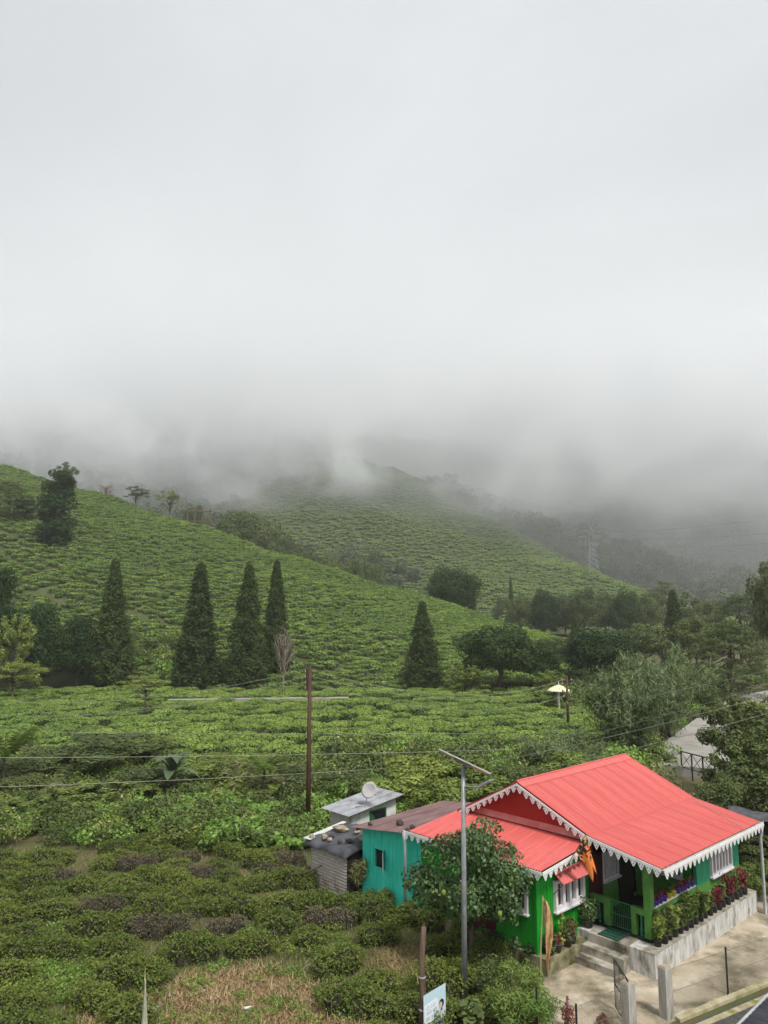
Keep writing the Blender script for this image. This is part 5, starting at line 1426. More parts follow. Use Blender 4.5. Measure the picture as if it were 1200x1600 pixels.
for i in range(3): link('roof_sheet', me, hr.parent, (-0.3, -0.3 + i * 0.66, hz0 + 0.03 - 0.036 + 0.003 * (i % 2)))
# satellite dish on the hut roof
DP = at(571, 1258, 35.4)
dish = thing('satellite_dish', 'grey satellite dish standing on the tin roof of the white hut', 'satellite dish', DP, 0.3)
M['dishgrey'] = surf('dish_grey', (0.34, 0.33, 0.32), (0.42, 0.41, 0.40), 3, 0.5)
MB().tube([(0, 0, 0), (0.05, 0, 0.28), (0.20, -0.02, 0.48)], 0.022, 8).build('mast', M['dishgrey'], dish)
MB().box(-0.45, 0.45, -0.03, 0.03, -0.02, 0.01).build('base_plate', M['dishgrey'], dish)
pr = [(0.02, 0.0), (0.15, 0.014), (0.28, 0.05), (0.37, 0.095), (0.375, 0.105), (0.28, 0.063), (0.15, 0.026), (0.02, 0.012)]
d_ = MB().lathe(pr, 20).build('reflector', M['dishgrey'], dish, True)
d_.location = (0.20, -0.02, 0.62); d_.rotation_euler = (R(62), R(-12), R(-35))
MB().tube([(0.22, -0.05, 0.40), (0.38, -0.42, 0.52)], 0.010, 5).build('feed_arm', M['dishgrey'], dish)
MB().tube([(0.36, -0.38, 0.51), (0.40, -0.46, 0.55)], 0.03, 8).build('receiver', M['pipe'], dish)

# ================================================================== lamp, poles, wires
LB = on_z(726, 1562)
lamp = thing('solar_street_lamp', 'tall grey street lamp with a solar panel on top', 'street lamp', LB)
tz = at(724, 1192, LB.y).z
MB().tube([(0, 0, -0.2), (0.02, 0, 3), (0.05, 0, tz - 0.08)], [0.085, 0.075, 0.06], 12).build('pole', M['lamp_grey'], lamp, True)
MB().lathe([(0.11, -0.02), (0.11, 0.03), (0.09, 0.04)], 12).build('base_flange', M['lamp_grey'], lamp)
pl_, pr_ = at(686, 1173, LB.y) - LB, at(766, 1211, LB.y) - LB
dep = Vector((0.08, 1, -0.27)).normalized() * 0.34
nrm = (pr_ - pl_).cross(dep).normalized(); nrm = nrm if nrm.z > 0 else -nrm
def slab_(c0, c1, d, th, name, mat, par, off=0.0):
    a_ = nrm * off; b_2 = nrm * (off + th)
    return MB().hexa([c0 - d + a_, c1 - d + a_, c1 + d + a_, c0 + d + a_, c0 - d + b_2, c1 - d + b_2, c1 + d + b_2, c0 + d + b_2]).build(name, mat, par)
M['panelframe'] = surf('panel_frame', (0.42, 0.43, 0.40), (0.55, 0.56, 0.52), 3, 0.4, metal=0.3)
M['cells'] = surf('solar_cells', (0.010, 0.014, 0.035), (0.018, 0.024, 0.055), 3, 0.15, spec=0.6)
pan = slab_(pl_, pr_, dep, 0.035, 'solar_panel', M['panelframe'], lamp)
slab_(pl_ + (pr_ - pl_) * 0.02, pr_ - (pr_ - pl_) * 0.02, dep * 0.94, 0.004, 'cells', M['cells'], pan, 0.036)
slab_(pl_ + (pr_ - pl_) * 0.3, pl_ + (pr_ - pl_) * 0.62, dep * 0.4, 0.05, 'battery_box', M['lamp_grey'], lamp, -0.055)
az = at(727, 1229, LB.y).z
h0 = at(748, 1222, LB.y) - LB; h1 = at(765, 1210, LB.y) - LB
h0 = at(746, 1230, LB.y - 0.5) - LB; h1 = at(768, 1219, LB.y - 0.9) - LB
MB().tube([(0.04, 0, az), tuple(h0)], 0.024, 8).build('arm', M['lamp_grey'], lamp)
hd = (h1 - h0); sidev = hd.cross(Vector((0, 0, 1))).normalized() * 0.10; upv = Vector((0, 0, 0.05))
hm_ = MB().hexa([h0 - sidev * .7 - upv, h0 + hd - sidev - upv * .4, h0 + hd + sidev - upv * .4, h0 + sidev * .7 - upv, h0 - sidev * .6 + upv, h0 + hd - sidev * .9 + upv * .6, h0 + hd + sidev * .9 + upv * .6, h0 + sidev * .6 + upv]).build('lamp_head', surf('lamp_head', (0.24, 0.27, 0.31), (0.32, 0.35, 0.39), 4, 0.4), lamp)

def utility(label, px, Y, top_py, r, arms, name='utility_pole', mat='rust_brown'):
    b = gp(px, Y); t = thing(name, label, 'utility pole', b)
    H = at(px, top_py, Y).z - b.z
    MB().tube([(0, 0, -0.4), (0, 0, H * 0.5), (0, 0, H)], [r, r * 0.92, r * 0.72], 10).build('pole', M[mat], t, True)
    for (zf, L, az_) in arms:
        z = H * zf; d = Vector((math.cos(az_), math.sin(az_), 0))
        MB().tube([d * -L + Vector((0, 0, z)), d * L + Vector((0, 0, z))], r * 0.33, 6).build('crossarm', M[mat], t)
        for s in (-0.9, 0.9): MB().lathe([(0.03, 0), (0.05, 0.03), (0.035, 0.07), (0.05, 0.10), (0.02, 0.14)], 8, tuple(d * L * s + Vector((0, 0, z + r * 0.2)))).build('insulator', M['greywhite'], t)
    return t, b, H
up1, ub1, uh1 = utility('tall brown steel utility pole left of the white hut', 481, 39.0, 1040, 0.125, [])
MB().box(-0.20, -0.10, -0.06, 0.06, uh1 - 1.25, uh1 - 0.15).build('bracket', M['rust_brown'], up1)
for k in range(4): MB().lathe([(0.03, 0), (0.055, 0.03), (0.03, 0.06), (0.055, 0.09), (0.02, 0.12)], 8, (-0.20, 0, uh1 - 1.15 + 0.27 * k)).build('insulator', M['greywhite'], up1)
up2, ub2, uh2 = utility('rusty lattice-armed utility pole beside the pale parasol shelter', 888, 70, 1056, 0.13, [(0.91, 0.5, 0.2), (0.85, 0.45, 0.2), (0.62, 0.35, 0.2), (0.46, 0.9, 0.2)])
up3, ub3, uh3 = utility('thin grey utility pole beside the road bend at right', 1050, 84, 1050, 0.10, [(0.93, 0.4, 0.3)], mat='pipe')

M['paleline'] = surf('pale_cable', (0.26, 0.26, 0.20), (0.34, 0.34, 0.27), 2, 0.6)
def wire(label, p, q, sag, r=0.011):
    p, q = Vector(p), Vector(q); pts = []
    for k in range(15):
        f = k / 14; pts.append(p + (q - p) * f - Vector((0, 0, sag * 4 * f * (1 - f))))
    o = MB().tube([x - p for x in pts], r, 5).build('power_line', M['paleline'] if r < 0.05 else M['lamp_grey'])
    o.location = p
    return tag(o, label, 'power line', 'overhead lines')
P = at
wire('overhead line crossing left at the height of the tree fern', P(-40, 1184, 37), P(800, 1171, 44), 0.1, 0.0125)
wire('lower overhead line passing the broad-leaved plant', P(-40, 1231, 33), P(640, 1198, 46), 0.1, 0.0125)
wire('faint overhead line across the tea field left of the pole', P(-40, 1142, 52), P(760, 1146, 56), 0.1, 0.0125)
wire('pale overhead line from the pole top out to the left', P(-40, 1091, 60), ub1 + Vector((-0.2, 0, uh1 - 0.25)), 0.9, 0.0125)
wire('second pale overhead line from the pole out to the left', P(-40, 1112, 62), ub1 + Vector((-0.2, 0, uh1 - 0.55)), 1.0, 0.0125)
wire('third pale overhead line from the pole out to the left', P(60, 1112, 80), ub1 + Vector((-0.2, 0, uh1 - 0.85)), 0.8, 0.012)
for i, (z, e_, lab) in enumerate([(0.25, (0.91, -0.45), 'upper line between the brown pole and the rusty pole'), (0.55, (0.85, -0.4), 'middle line between the brown pole and the rusty pole'), (0.9, (0.62, -0.3), 'lower line between the brown pole and the rusty pole')]):
    wire(lab, ub1 + Vector((0.1, 0, uh1 - z)), ub2 + Vector((e_[1], 0, uh2 * e_[0] + 0.1)), 1.3, 0.0125)
wire('upper line from the rusty pole to the right', ub2 + Vector((0.45, 0, uh2 * 0.91 + 0.1)), ub3 + Vector((0, 0, uh3 * 0.93)), 0.4, 0.0125)
wire('lower line from the rusty pole to the right', ub2 + Vector((0.4, 0, uh2 * 0.85 + 0.1)), ub3 + Vector((0.3, 0, uh3 * 0.88)), 0.4, 0.0125)
wire('highest long line rising to the right over the bamboo', P(830, 1121, 60), P(1230, 1040, 42), 0.2, 0.0125)
wire('second long line rising to the right over the bamboo', P(840, 1166, 52), P(1230, 1060, 38), 0.2, 0.0125)
wire('third long line rising to the right over the bamboo', P(760, 1192, 46), P(1230, 1078, 36), 0.2, 0.0125)
wire('lowest long line rising to the right over the bamboo', P(760, 1218, 44), P(1230, 1106, 34), 0.2, 0.0125)
wire('thin dark cable lying over the verandah roof', HW(7.2, 1.9, 3.68), HW(6.2, -0.25, 3.30), 0.0, 0.012)

# wooden post with poster
WB = Vector((x_at(659, 21.3), 21.3, 0))
wp = thing('wooden_post', 'rough wooden post with a broken top in the tea plot', 'post', WB)
MB().tube([(0, 0, -0.3), (0.03, 0.01, 0.9), (0.01, -0.01, 1.8), (0.075, 0, at(664, 1448, 21.3).z)], [0.095, 0.088, 0.08, 0.068], 9).build('shaft', M['wood'], wp, True)
MB().tube([(0.06, 0.02, 2.4), (0.075, 0.02, at(664, 1440, 21.3).z)], [0.03, 0.012], 6).build('splinter', M['wood'], wp)
MB().tube([(-0.12, -0.03, 1.42), (-0.09, -0.07, 1.22)], 0.012, 5).build('peg', M['straw'], wp)
for z in (1.35, 0.55): MB().lathe([(0.097, 0), (0.10, 0.02), (0.097, 0.04)], 9, (0.02, 0, z)).build('binding', M['pipe'], wp)
# poster: corners in its own plane
p00, p10, p01 = at(662, 1603, 21.1), at(698, 1590, 21.35), at(663, 1557, 21.1)
pu = (p10 - p00); pu = Vector((pu.x, 0.28, 0)).normalized(); pwid, phei = 0.66, 0.98
pv_ = Vector((0.02, -0.02, 1)).normalized(); pn = pu.cross(pv_).normalized()
porg = at(663, 1557, 21.12) - pv_ * phei
shear = 0.30
po = thing('poster_board', 'pale blue printed poster with a portrait tied to the wooden post', 'poster', porg)
def pp(u, v, off): return pu * (u * pwid) + Vector((0, 0, 1)) * (v * phei + u * pwid * shear) - pn * 0 + (-pn if pn.y > 0 else pn) * off
def pcol(name, c, rough=0.5): return surf(name, tuple(x * 0.94 for x in c), c, 5, rough)
def pq(name, poly, off, mat, par=po):
    m = MB(); m.add([pp(u, v, off) for u, v in poly], [tuple(range(len(poly)))]); return m.build(name, mat, par)
board = MB().hexa([pp(0, 0, -0.006), pp(1, 0, -0.006), pp(1, 1, -0.006), pp(0, 1, -0.006), pp(0, 0, 0.0), pp(1, 0, 0.0), pp(1, 1, 0.0), pp(0, 1, 0.0)]).build('board', pcol('poster_sky', (0.50, 0.66, 0.74)), po)
C_w, C_navy, C_gr, C_ye, C_ink = pcol('poster_white', (0.74, 0.80, 0.84)), pcol('poster_navy', (0.015, 0.020, 0.20)), pcol('poster_green', (0.12, 0.26, 0.07)), pcol('poster_yellow', (0.62, 0.60, 0.16)), pcol('poster_ink', (0.26, 0.29, 0.38))
C_hair, C_skin, C_blouse = pcol('print_dark', (0.02, 0.02, 0.03)), pcol('print_skin', (0.62, 0.43, 0.30)), pcol('print_pale', (0.66, 0.62, 0.62))
pq('print_panel', [(0.03, 0.25), (0.70, 0.25), (0.62, 0.78), (0.03, 0.74)], 0.002, C_w)
pq('print_band', [(0.01, 0.01), (0.99, 0.01), (0.99, 0.20), (0.55, 0.13), (0.01, 0.10)], 0.002, C_navy)
pq('print_band', [(0.06, 0.20), (0.72, 0.235), (0.72, 0.275), (0.06, 0.235)], 0.004, C_gr)
pq('print_band', [(0.28, 0.155), (0.70, 0.19), (0.70, 0.215), (0.28, 0.19)], 0.004, C_ye)
pq('print_band', [(0.75, 0.015), (0.985, 0.02), (0.985, 0.06), (0.75, 0.03)], 0.004, C_ye)
pq('print_band', [(0.30, 0.055), (0.68, 0.095), (0.68, 0.115), (0.30, 0.075)], 0.004, C_w)
ink = MB()
def glyph(u, v, w, h):
    # headline stroke with uprights and loops hanging from it
    for poly in ([(u, v + h), (u + w, v + h), (u + w, v + h * 0.87), (u, v + h * 0.87)], [(u + w * 0.72, v + h * .87), (u + w * 0.9, v + h * .87), (u + w * 0.9, v), (u + w * 0.72, v)],
                 [(u + w * 0.08, v + h * 0.62), (u + w * 0.72, v + h * 0.55), (u + w * 0.72, v + h * 0.42), (u + w * 0.08, v + h * 0.48)], [(u + w * 0.08, v + h * 0.62), (u + w * 0.25, v + h * 0.62), (u + w * 0.45, v + h * 0.1), (u + w * 0.28, v + h * 0.05)]):
        ink.add([pp(a_, b_2, 0.004) for a_, b_2 in poly], [(0, 1, 2, 3)])
for u in (0.14, 0.26, 0.43, 0.52): glyph(u, 0.46, 0.085, 0.085)
for u in (0.10, 0.19, 0.34, 0.43, 0.52, 0.60): glyph(u, 0.315, 0.08, 0.085)
for u, w in ((0.12, 0.16), (0.33, 0.06), (0.42, 0.12)):
    k = [(u + w * (0.5 + 0.5 * math.cos(t)), 0.625 + 0.035 * math.sin(t)) for t in np.linspace(0.4, 5.6, 12)]
    for i in range(11):
        (a0, b0), (a1, b1) = k[i], k[i + 1]; ink.add([pp(a0, b0, 0.004), pp(a1, b1, 0.004), pp(a1, b1 + 0.014, 0.004), pp(a0, b0 + 0.014, 0.004)], [(0, 1, 2, 3)])
ink.build('print_lettering', C_ink, po)
ell = lambda cx, cy_, rx, ry, a0=0, a1=6.283, n=14: [(cx + rx * math.cos(a0 + (a1 - a0) * i / n), cy_ + ry * math.sin(a0 + (a1 - a0) * i / n)) for i in range(n)]
pq('print_portrait', ell(0.80, 0.555, 0.115, 0.115), 0.003, C_hair)
pq('print_portrait', ell(0.765, 0.525, 0.075, 0.085), 0.005, C_skin)
pq('print_portrait', [(0.70, 0.22), (0.98, 0.21), (0.96, 0.34), (0.86, 0.40), (0.76, 0.37)], 0.0045, C_blouse)
pq('print_portrait', [(0.77, 0.36), (0.84, 0.40), (0.83, 0.45), (0.77, 0.43)], 0.006, C_hair)

# flags
def cloth(name, pts_fn, nu, nv, mat, parent, mats=None):
    V_ = [pts_fn(i / (nu - 1), j / (nv - 1)) for i in range(nu) for j in range(nv)]
    F_ = [(i * nv + j, (i + 1) * nv + j, (i + 1) * nv + j + 1, i * nv + j + 1) for i in range(nu - 1) for j in range(nv - 1)]
    o = MB().add(V_, F_).build(name, mat, parent, True)
    s_ = o.modifiers.new('thickness', 'SOLIDIFY'); s_.thickness = 0.004
    return o
mo, n_, l_, b_ = new_mat('orange_flag')
uvz = noise_node(n_, l_, 6.5, 3, coord='Object', dist=0.6)
tcn = n_.new('ShaderNodeTexCoord'); sxyz = n_.new('ShaderNodeSeparateXYZ'); l_.new(tcn.outputs['Object'], sxyz.inputs[0])
band = n_.new('ShaderNodeMapRange'); band.inputs[1].default_value = -0.95; band.inputs[2].default_value = 0.0; band.inputs[3].default_value = -0.10; band.inputs[4].default_value = 0.30
l_.new(sxyz.outputs['Z'], band.inputs[0])
ad = n_.new('ShaderNodeMath'); ad.operation = 'ADD'; l_.new(uvz.outputs['Fac'], ad.inputs[0]); l_.new(band.outputs[0], ad.inputs[1])
rr_ = ramp_node(n_, l_, ad.outputs[0], [(0.54, (0.72, 0.20, 0.035)), (0.57, (0.03, 0.014, 0.012)), (0.72, (0.022, 0.012, 0.012)), (0.76, (0.40, 0.30, 0.08))])
l_.new(rr_.outputs[0], b_.inputs['Base Color']); b_.inputs['Roughness'].default_value = 0.8
M['orange_flag'] = mo
fb, ft = HW(-0.95, 2.05, 2.35), at(916, 1303, HW(-0.95, 2.05, 0).y - 0.1)
fb = at(874, 1372, ft.y + 0.1)
fl = thing('orange_flag', 'orange and black pennant on a leaning stick before the front eave', 'flag', fb)
MB().tube([(0, 0, 0), ft - fb], 0.012, 6).build('stick', M['wood'], fl)
K_ = 1 / 15 / 51.0
outl = [(0, 0), (-140, -205), (-270, -410), (-160, -560), (-50, -710), (20, -900), (120, -1120), (128, -900), (110, -730), (170, -830), (230, -950), (190, -740), (110, -480), (50, -210)]
outl = [(x * K_, z * K_) for x, z in outl]
ins = [(x, z) for x in np.arange(-0.34, 0.3, 0.05) for z in np.arange(-1.45, 0, 0.05)]
def in_out(x, y):
    c = False
    for i in range(len(outl)):
        (x0, y0), (x1, y1) = outl[i], outl[(i + 1) % len(outl)]
        if (y0 > y) != (y1 > y) and x < (x1 - x0) * (y - y0) / (y1 - y0) + x0: c = not c
    return c
pts_ = outl + [p for p in ins if in_out(*p)]
vv, ee, ff, *_ = delaunay_2d_cdt([Vector(p) for p in pts_], [(i, (i + 1) % len(outl)) for i in range(len(outl))], [], 0, 1e-5)
tri = [tuple(f) for f in ff if in_out(sum(vv[i][0] for i in f) / 3, sum(vv[i][1] for i in f) / 3)]
oc = MB().add([(p[0], 0.06 * math.sin(p[0] * 13 + p[1] * 3) * min(1, -p[1] * 2), p[1]) for p in vv], tri).build('cloth', M['orange_flag'], fl, True)
oc.location = ft - fb
s_ = oc.modifiers.new('thickness', 'SOLIDIFY'); s_.thickness = 0.004
of_b = on_z(847, 1568)
of = thing('faded_flag', 'faded orange flag hanging limp on a bamboo pole by the yard', 'flag', of_b)
otop = at(848, 1400, of_b.y) - of_b
MB().tube([(-0.05, 0, -0.1), tuple(Vector((0.0, 0, otop.z * 0.5))), tuple(otop)], [0.026, 0.024, 0.016], 7).build('pole', M['bamboo_pole'], of)
M['faded'] = surf('faded_cloth', (0.44, 0.27, 0.11), (0.58, 0.42, 0.24), 6, 0.85, c3=(0.32, 0.12, 0.05), scale3=5, stretch3=(3, 3, 0.6), lo3=0.52, hi3=0.62)
def limp(u, v):
    z = otop.z - 0.06 - 2.05 * u * 1.0
    w = 0.24 * math.sin(math.pi * min(1, 0.08 + 0.92 * u) ** 0.8) * (1 - 0.55 * u) + 0.03
    return Vector((otop.x * (z / otop.z) + 0.02 + w * v + 0.10 * u, 0.07 * math.sin(v * 8 + u * 7), z - 0.12 * v))
cloth('cloth', limp, 18, 9, M['faded'], of)

# ================================================================== planting near the camera
KINDS['citrus'] = k_round(nl=13000, w=9.6, z0=1.6, ncl=46, mat='citrus_leaf', leaf=0.30, sub=0.27, tr=0.22)
EXT['citrus'] = extent(KINDS['citrus'])
cp = HW(-3.35, 4.35, 0)
ct = tree('citrus', 'citrus_tree', 'dense citrus tree with green fruit in front of the green wall', 'fruit tree', 750, cp.y, 1286, 150, base=cp)
M['fruit'] = surf('green_citrus', (0.13, 0.19, 0.025), (0.22, 0.27, 0.04), 4, 0.4)
fru = MB().lathe([(0.01, -0.5), (0.3, -0.42), (0.47, -0.15), (0.47, 0.15), (0.3, 0.42), (0.01, 0.5)], 10).mesh('fruit', M['fruit'], True)
for (x, y, z) in ((-0.6, -3.5, 4.9), (1.6, -3.3, 4.4), (-2.2, -3.1, 5.6), (2.6, -2.4, 6.2)):
    f = link('fruit', fru, ct, Matrix.Rotation(-ct.rotation_euler.z, 3, 'Z') @ Vector((x, y, z)), scale=(0.36, 0.36, 0.40))

# ---- tea in the near plot
def patch_subs(k, big=1.0):
    out = [(0, 0, rng.uniform(0.62, 0.85) * big, rng.uniform(0.52, 0.68) * big, rng.uniform(0.72, 0.95))]
    for i in range(k):
        a = rng.uniform(-0.6, 0.6) + (math.pi if i % 2 else 0)
        d = rng.uniform(0.5, 0.95) * big
        out.append((math.cos(a) * d, math.sin(a) * d * 0.6, rng.uniform(0.4, 0.68) * big, rng.uniform(0.38, 0.58) * big, rng.uniform(0.55, 0.9)))
    return out
near_mesh = [tea_patch_mesh('tea_bush_leaves', patch_subs(k), 3600, 0.095, 0.044, M['tea'], top=M['tea_top']) for k in (1, 2, 3, 2, 1, 3, 0, 2)]
brown_mesh = [tea_patch_mesh('tea_bush_leaves', patch_subs(k), 2000, 0.085, 0.038, M['tea_brown'], bare=0.08) for k in (1, 2, 2)]
clear_px = [(120, 1610), (150, 1560), (235, 1540), (300, 1512), (400, 1500), (470, 1520), (560, 1545), (590, 1575), (640, 1620)]
weed_px = [(70, 1470), (130, 1455), (185, 1480), (165, 1540), (95, 1555), (-20, 1560), (-20, 1515), (40, 1490)]
straw_px = [(590, 1480), (650, 1470), (672, 1500), (640, 1525), (590, 1520)]
def inpoly(x, y, poly):
    c = False
    for i in range(len(poly)):
        (x0, y0), (x1, y1) = poly[i], poly[(i + 1) % len(poly)]
        if (y0 > y) != (y1 > y) and x < (x1 - x0) * (y - y0) / (y1 - y0) + x0: c = not c
    return c
Wp = lambda poly: [tuple(on_z(px, py, 0.15))[:2] for px, py in poly]
CLEAR, WEED, STRAW = Wp(clear_px), Wp(weed_px), Wp(straw_px)
def houseab(x, y):
    dx, dy = x - H0.x, y - H0.y; return dx * ca + dy * sa, -dx * sa + dy * ca
def blocked(x, y, m=0.0):
    a, b = houseab(x, y)
    if a > -2.9 - m and b < 11.6 + m and b > 1.2: return True              # house and turquoise shed
    if a > -3.4 - m and b >= 11.0 and b < 13.9 + m and a < 1: return True  # tin shed
    if (x - HC.x) ** 2 + (y - HC.y) ** 2 < 6: return True
    if x > 3.4 and y < 25.5: return True
    if (x - LB.x) ** 2 + (y - LB.y) ** 2 < 0.55 + m: return True
    if (x - WB.x) ** 2 + (y - WB.y) ** 2 < 0.45: return True
    return False
slots = []
row = 0
yy = 17.6
while yy < 38.5:
    xx = -26.0 + (row % 2) * 0.9 + rng.uniform(-0.3, 0.3)
    while xx < 5.5:
        x, y = xx + rng.uniform(-0.3, 0.3), yy + rng.uniform(-0.32, 0.32) + 0.10 * (xx + 8)
        xx += 2.08 if yy < 28 else 1.62
        if abs(x) > 0.56 * y + 2.2: continue
        if y > 36.5 + 1.6 * math.sin(x * 0.5) or y < 16.8: continue
        if blocked(x, y) or inpoly(x, y, CLEAR) or inpoly(x, y, WEED) or inpoly(x, y, STRAW): continue
        slots.append((x, y, row))
    yy += 1.60 if yy < 28 else 1.28; row += 1
nb = 0
rowcount, rowname = {}, {}
for (x, y, rw) in slots:
    if rng.random() < 0.05: continue
    zc_ = y * math.cos(PITCH) - (CAM_Z - 0.5) * math.sin(PITCH)
    pxx, pyy = 600 + FPX * x / zc_, 800 + FPX * (y * math.sin(PITCH) + (CAM_Z - 0.5) * math.cos(PITCH)) / zc_
    if pxx < -40 or pxx > 1240 or pyy > 1640: continue
    if rw not in rowname: rowname[rw] = ORD[len(rowname)]
    place = ORD[rowcount.setdefault(rw, 0)]; rowcount[rw] += 1
    d = math.hypot((x + 5.0) / 3.6, (y - 32.5) / 3.2)
    br = rng.random() < (0.5 if d < 1 else (0.10 if y > 27 else 0.03))
    me = (brown_mesh if br else near_mesh)[rng.integers(0, 3 if br else 8)]
    s = rng.uniform(0.74, 1.02) * (0.86 if y > 30 else 1.0)
    o = link('tea_bush', me, None, (x, y, gz(x, y) - 0.04), rng.normal() * 0.25 + 0.10, (s * rng.uniform(0.95, 1.2) * rng.choice((-1, 1)), s, s * rng.uniform(0.85, 1.08)))
    if br: tag(o, 'brown twiggy tea bush, %s from the left in the %s row of the near plot' % (place, rowname[rw]), 'tea bush', 'brown tea bushes in the near plot')
    else: tag(o, 'green tea bush, %s from the left in the %s row from the bottom' % (place, rowname[rw]), 'tea bush', 'green tea bushes in the near plot')
    nb += 1
taken = [(o.location.x, o.location.y) for o in bpy.data.objects if o.name.startswith('tea_bush')]
for px, py, lab in [(690, 1548, 'green tea bush between the wooden post and the street lamp'), (772, 1512, 'green tea bush right of the street lamp before the plinth'), (612, 1468, 'green tea bush left of the wooden post top'),
        (692, 1452, 'green tea bush behind the wooden post near the citrus tree'), (560, 1476, 'green tea bush below the grassy weeds by the turquoise shed'), (745, 1462, 'green tea bush under the citrus tree'),
        (600, 1592, 'green tea bush left of the poster at the bottom edge'), (545, 1580, 'green tea bush at the right end of the straw clearing'), (640, 1442, 'green tea bush at the foot of the turquoise downpipe'),
        (585, 1440, 'green tea bush in front of the turquoise shed'), (520, 1440, 'green tea bush in front of the tin shed'), (716, 1490, 'green tea bush just behind the street lamp pole'),
        (60, 1500, 'green tea bush alone among the bright weeds at left'), (30, 1590, 'green tea bush in the bottom left corner'), (200, 1600, 'green tea bush beside the net stake at the bottom')]:
    q = on_z(px, py)
    if min(math.hypot(q.x - a, q.y - b) for a, b in taken) < 0.75: continue
    s = rng.uniform(0.8, 1.0)
    tag(link('tea_bush', near_mesh[rng.integers(0, 8)], None, (q.x, q.y, gz(q.x, q.y) - 0.04), rng.normal() * 0.2 + 0.1, (s * 1.05, s, s)), lab, 'tea bush', 'green tea bushes in the near plot')
    taken.append((q.x, q.y)); nb += 1
# ---- tea in the middle field
field_mesh = [tea_bush_mesh('tea_bush_leaves', rx, ry, h, 620, 0.17, 0.10, M['tea_hill'], 0.25, 0.84, 'tea_core') for rx, ry, h in [(0.95, 0.70, 0.80), (1.10, 0.72, 0.74), (0.85, 0.74, 0.84), (1.2, 0.68, 0.78)]]
fs = []
yy = 44.5; row = 0
while yy < 105:
    xx = -0.56 * yy - 6 + (row % 2) * 0.9
    while xx < 0.5 * yy:
        x, y = xx + rng.uniform(-0.35, 0.35), yy + rng.uniform(-0.35, 0.35) + 0.6 * math.sin(xx * 0.12) + 0.05 * xx
        xx += 1.86
        if y < 47.5 + (3.0 * math.sin(x * 0.25)) + (4 if x < -8 else 0): continue
        if y > 104: continue
        px = 600 + FPX * x / (y * 0.99)
        if px > 1000 - (max(0, 62 - y)) * 9: continue
        g_ = fbm2(np.array([x]), np.array([y]), 9, 21)[0]
        if g_ > 0.55 or rng.random() < 0.06: continue
        if 90.5 < y < 93.5 and -30 < x < 2: continue
        fs.append((x, y))
    yy += 1.58; row += 1
fs.sort(key=lambda p: p[1])
nfield = 296 - nb
for (x, y) in fs[:max(0, nfield)]:
    o = link('tea_bush', field_mesh[rng.integers(0, 4)], None, (x, y, gz(x, y) - 0.05), rng.normal() * 0.3, (rng.uniform(0.85, 1.15), rng.uniform(0.85, 1.1), rng.uniform(0.85, 1.15)))
    tag(o, 'tea bush in the front rows of the middle field behind the thicket', 'tea bush', 'tea bushes in the front rows of the middle field')
rest = np.array(fs[max(0, nfield):]); nr = len(rest)
zz = np.array([gz(x, y) for x, y in rest])
c_field = proto_collection('field_tea', field_mesh)
scatter('field_tea_bushes', np.c_[rest, zz - 0.05], np.c_[rng.uniform(0.85, 1.2, nr), rng.uniform(0.85, 1.1, nr), rng.uniform(0.8, 1.15, nr)], rng.normal(size=nr) * 0.3, c_field, 4, 'tea bushes filling the middle field up to the hill', 'tea bushes')

# path on its low bank, and the road bend at right
def ribbon(name, pts, w, z, mat, th=0.5):
    pts = [Vector((p[0], p[1], 0)) for p in pts]; m = MB()
    L_, R_ = [], []
    for i, p in enumerate(pts):
        d = (pts[min(i + 1, len(pts) - 1)] - pts[max(i - 1, 0)]).normalized(); n_2 = Vector((-d.y, d.x, 0)) * w / 2
        L_.append(p + n_2); R_.append(p - n_2)
    for i in range(len(pts) - 1):
        a = [L_[i], R_[i], R_[i + 1], L_[i + 1]]
        m.hexa([q + Vector((0, 0, z - th)) for q in a] + [q + Vector((0, 0, z)) for q in a])
    return struct(m.build(name, mat))
ribbon('path', [(x_at(px, Y), Y) for px, Y in [(260, 91.6), (330, 92.4), (400, 93.0), (470, 93.5), (545, 94.0)]], 1.2, 0.46, M['path'], 1.0)
ribbon('road_bend', [on_z(px, py)[:2] for px, py in [(1330, 1075), (1260, 1085), (1195, 1096), (1150, 1118), (1118, 1150), (1090, 1178), (1075, 1215)]], 4.8, 0.7, M['asphalt_pale'], 1.2)

# undergrowth that fills the thicket
def clump_mesh(nl, w, h, leaf, mat, flower=None, fr=0.06):
    cl = [(rng.normal() * w * 0.35, rng.normal() * w * 0.35, h * rng.uniform(0.3, 0.7), w * rng.uniform(0.25, 0.45), w * rng.uniform(0.25, 0.45), h * rng.uniform(0.25, 0.45)) for _ in range(9)]
    P_, D_ = ell_points(cl, nl, 0.4, 0.5)
    P_[:, 2] = np.maximum(P_[:, 2], 0.02)
    me = np_mesh('clump', *leaf_quads(P_, D_ + np.array([0, 0, 0.5]), leaf, leaf * 0.55, 0.6), [M[mat], M[flower or mat]])
    if flower: set_mats(me, ((rng.random(nl) < fr) & (D_[:, 2] > 0)).astype(int))
    return me
def px_scatter(name, coll, npr, n, pxr, pyr, smin, smax, label, cat, test=None, sink=0.05):
    P_ = []
    while len(P_) < n:
        px, py = rng.uniform(*pxr), rng.uniform(*pyr)
        if test and not test(px, py): continue
        q = on_z(px, py)
        if blocked(q.x, q.y, -0.3): continue
        P_.append((q.x, q.y, gz(q.x, q.y) - sink))
    s_ = rng.uniform(smin, smax, n)
    return scatter(name, np.array(P_), np.c_[s_ * rng.uniform(0.9, 1.2, n), s_, s_ * rng.uniform(0.8, 1.3, n)], rng.random(n) * 6.28, coll, npr, label, cat)
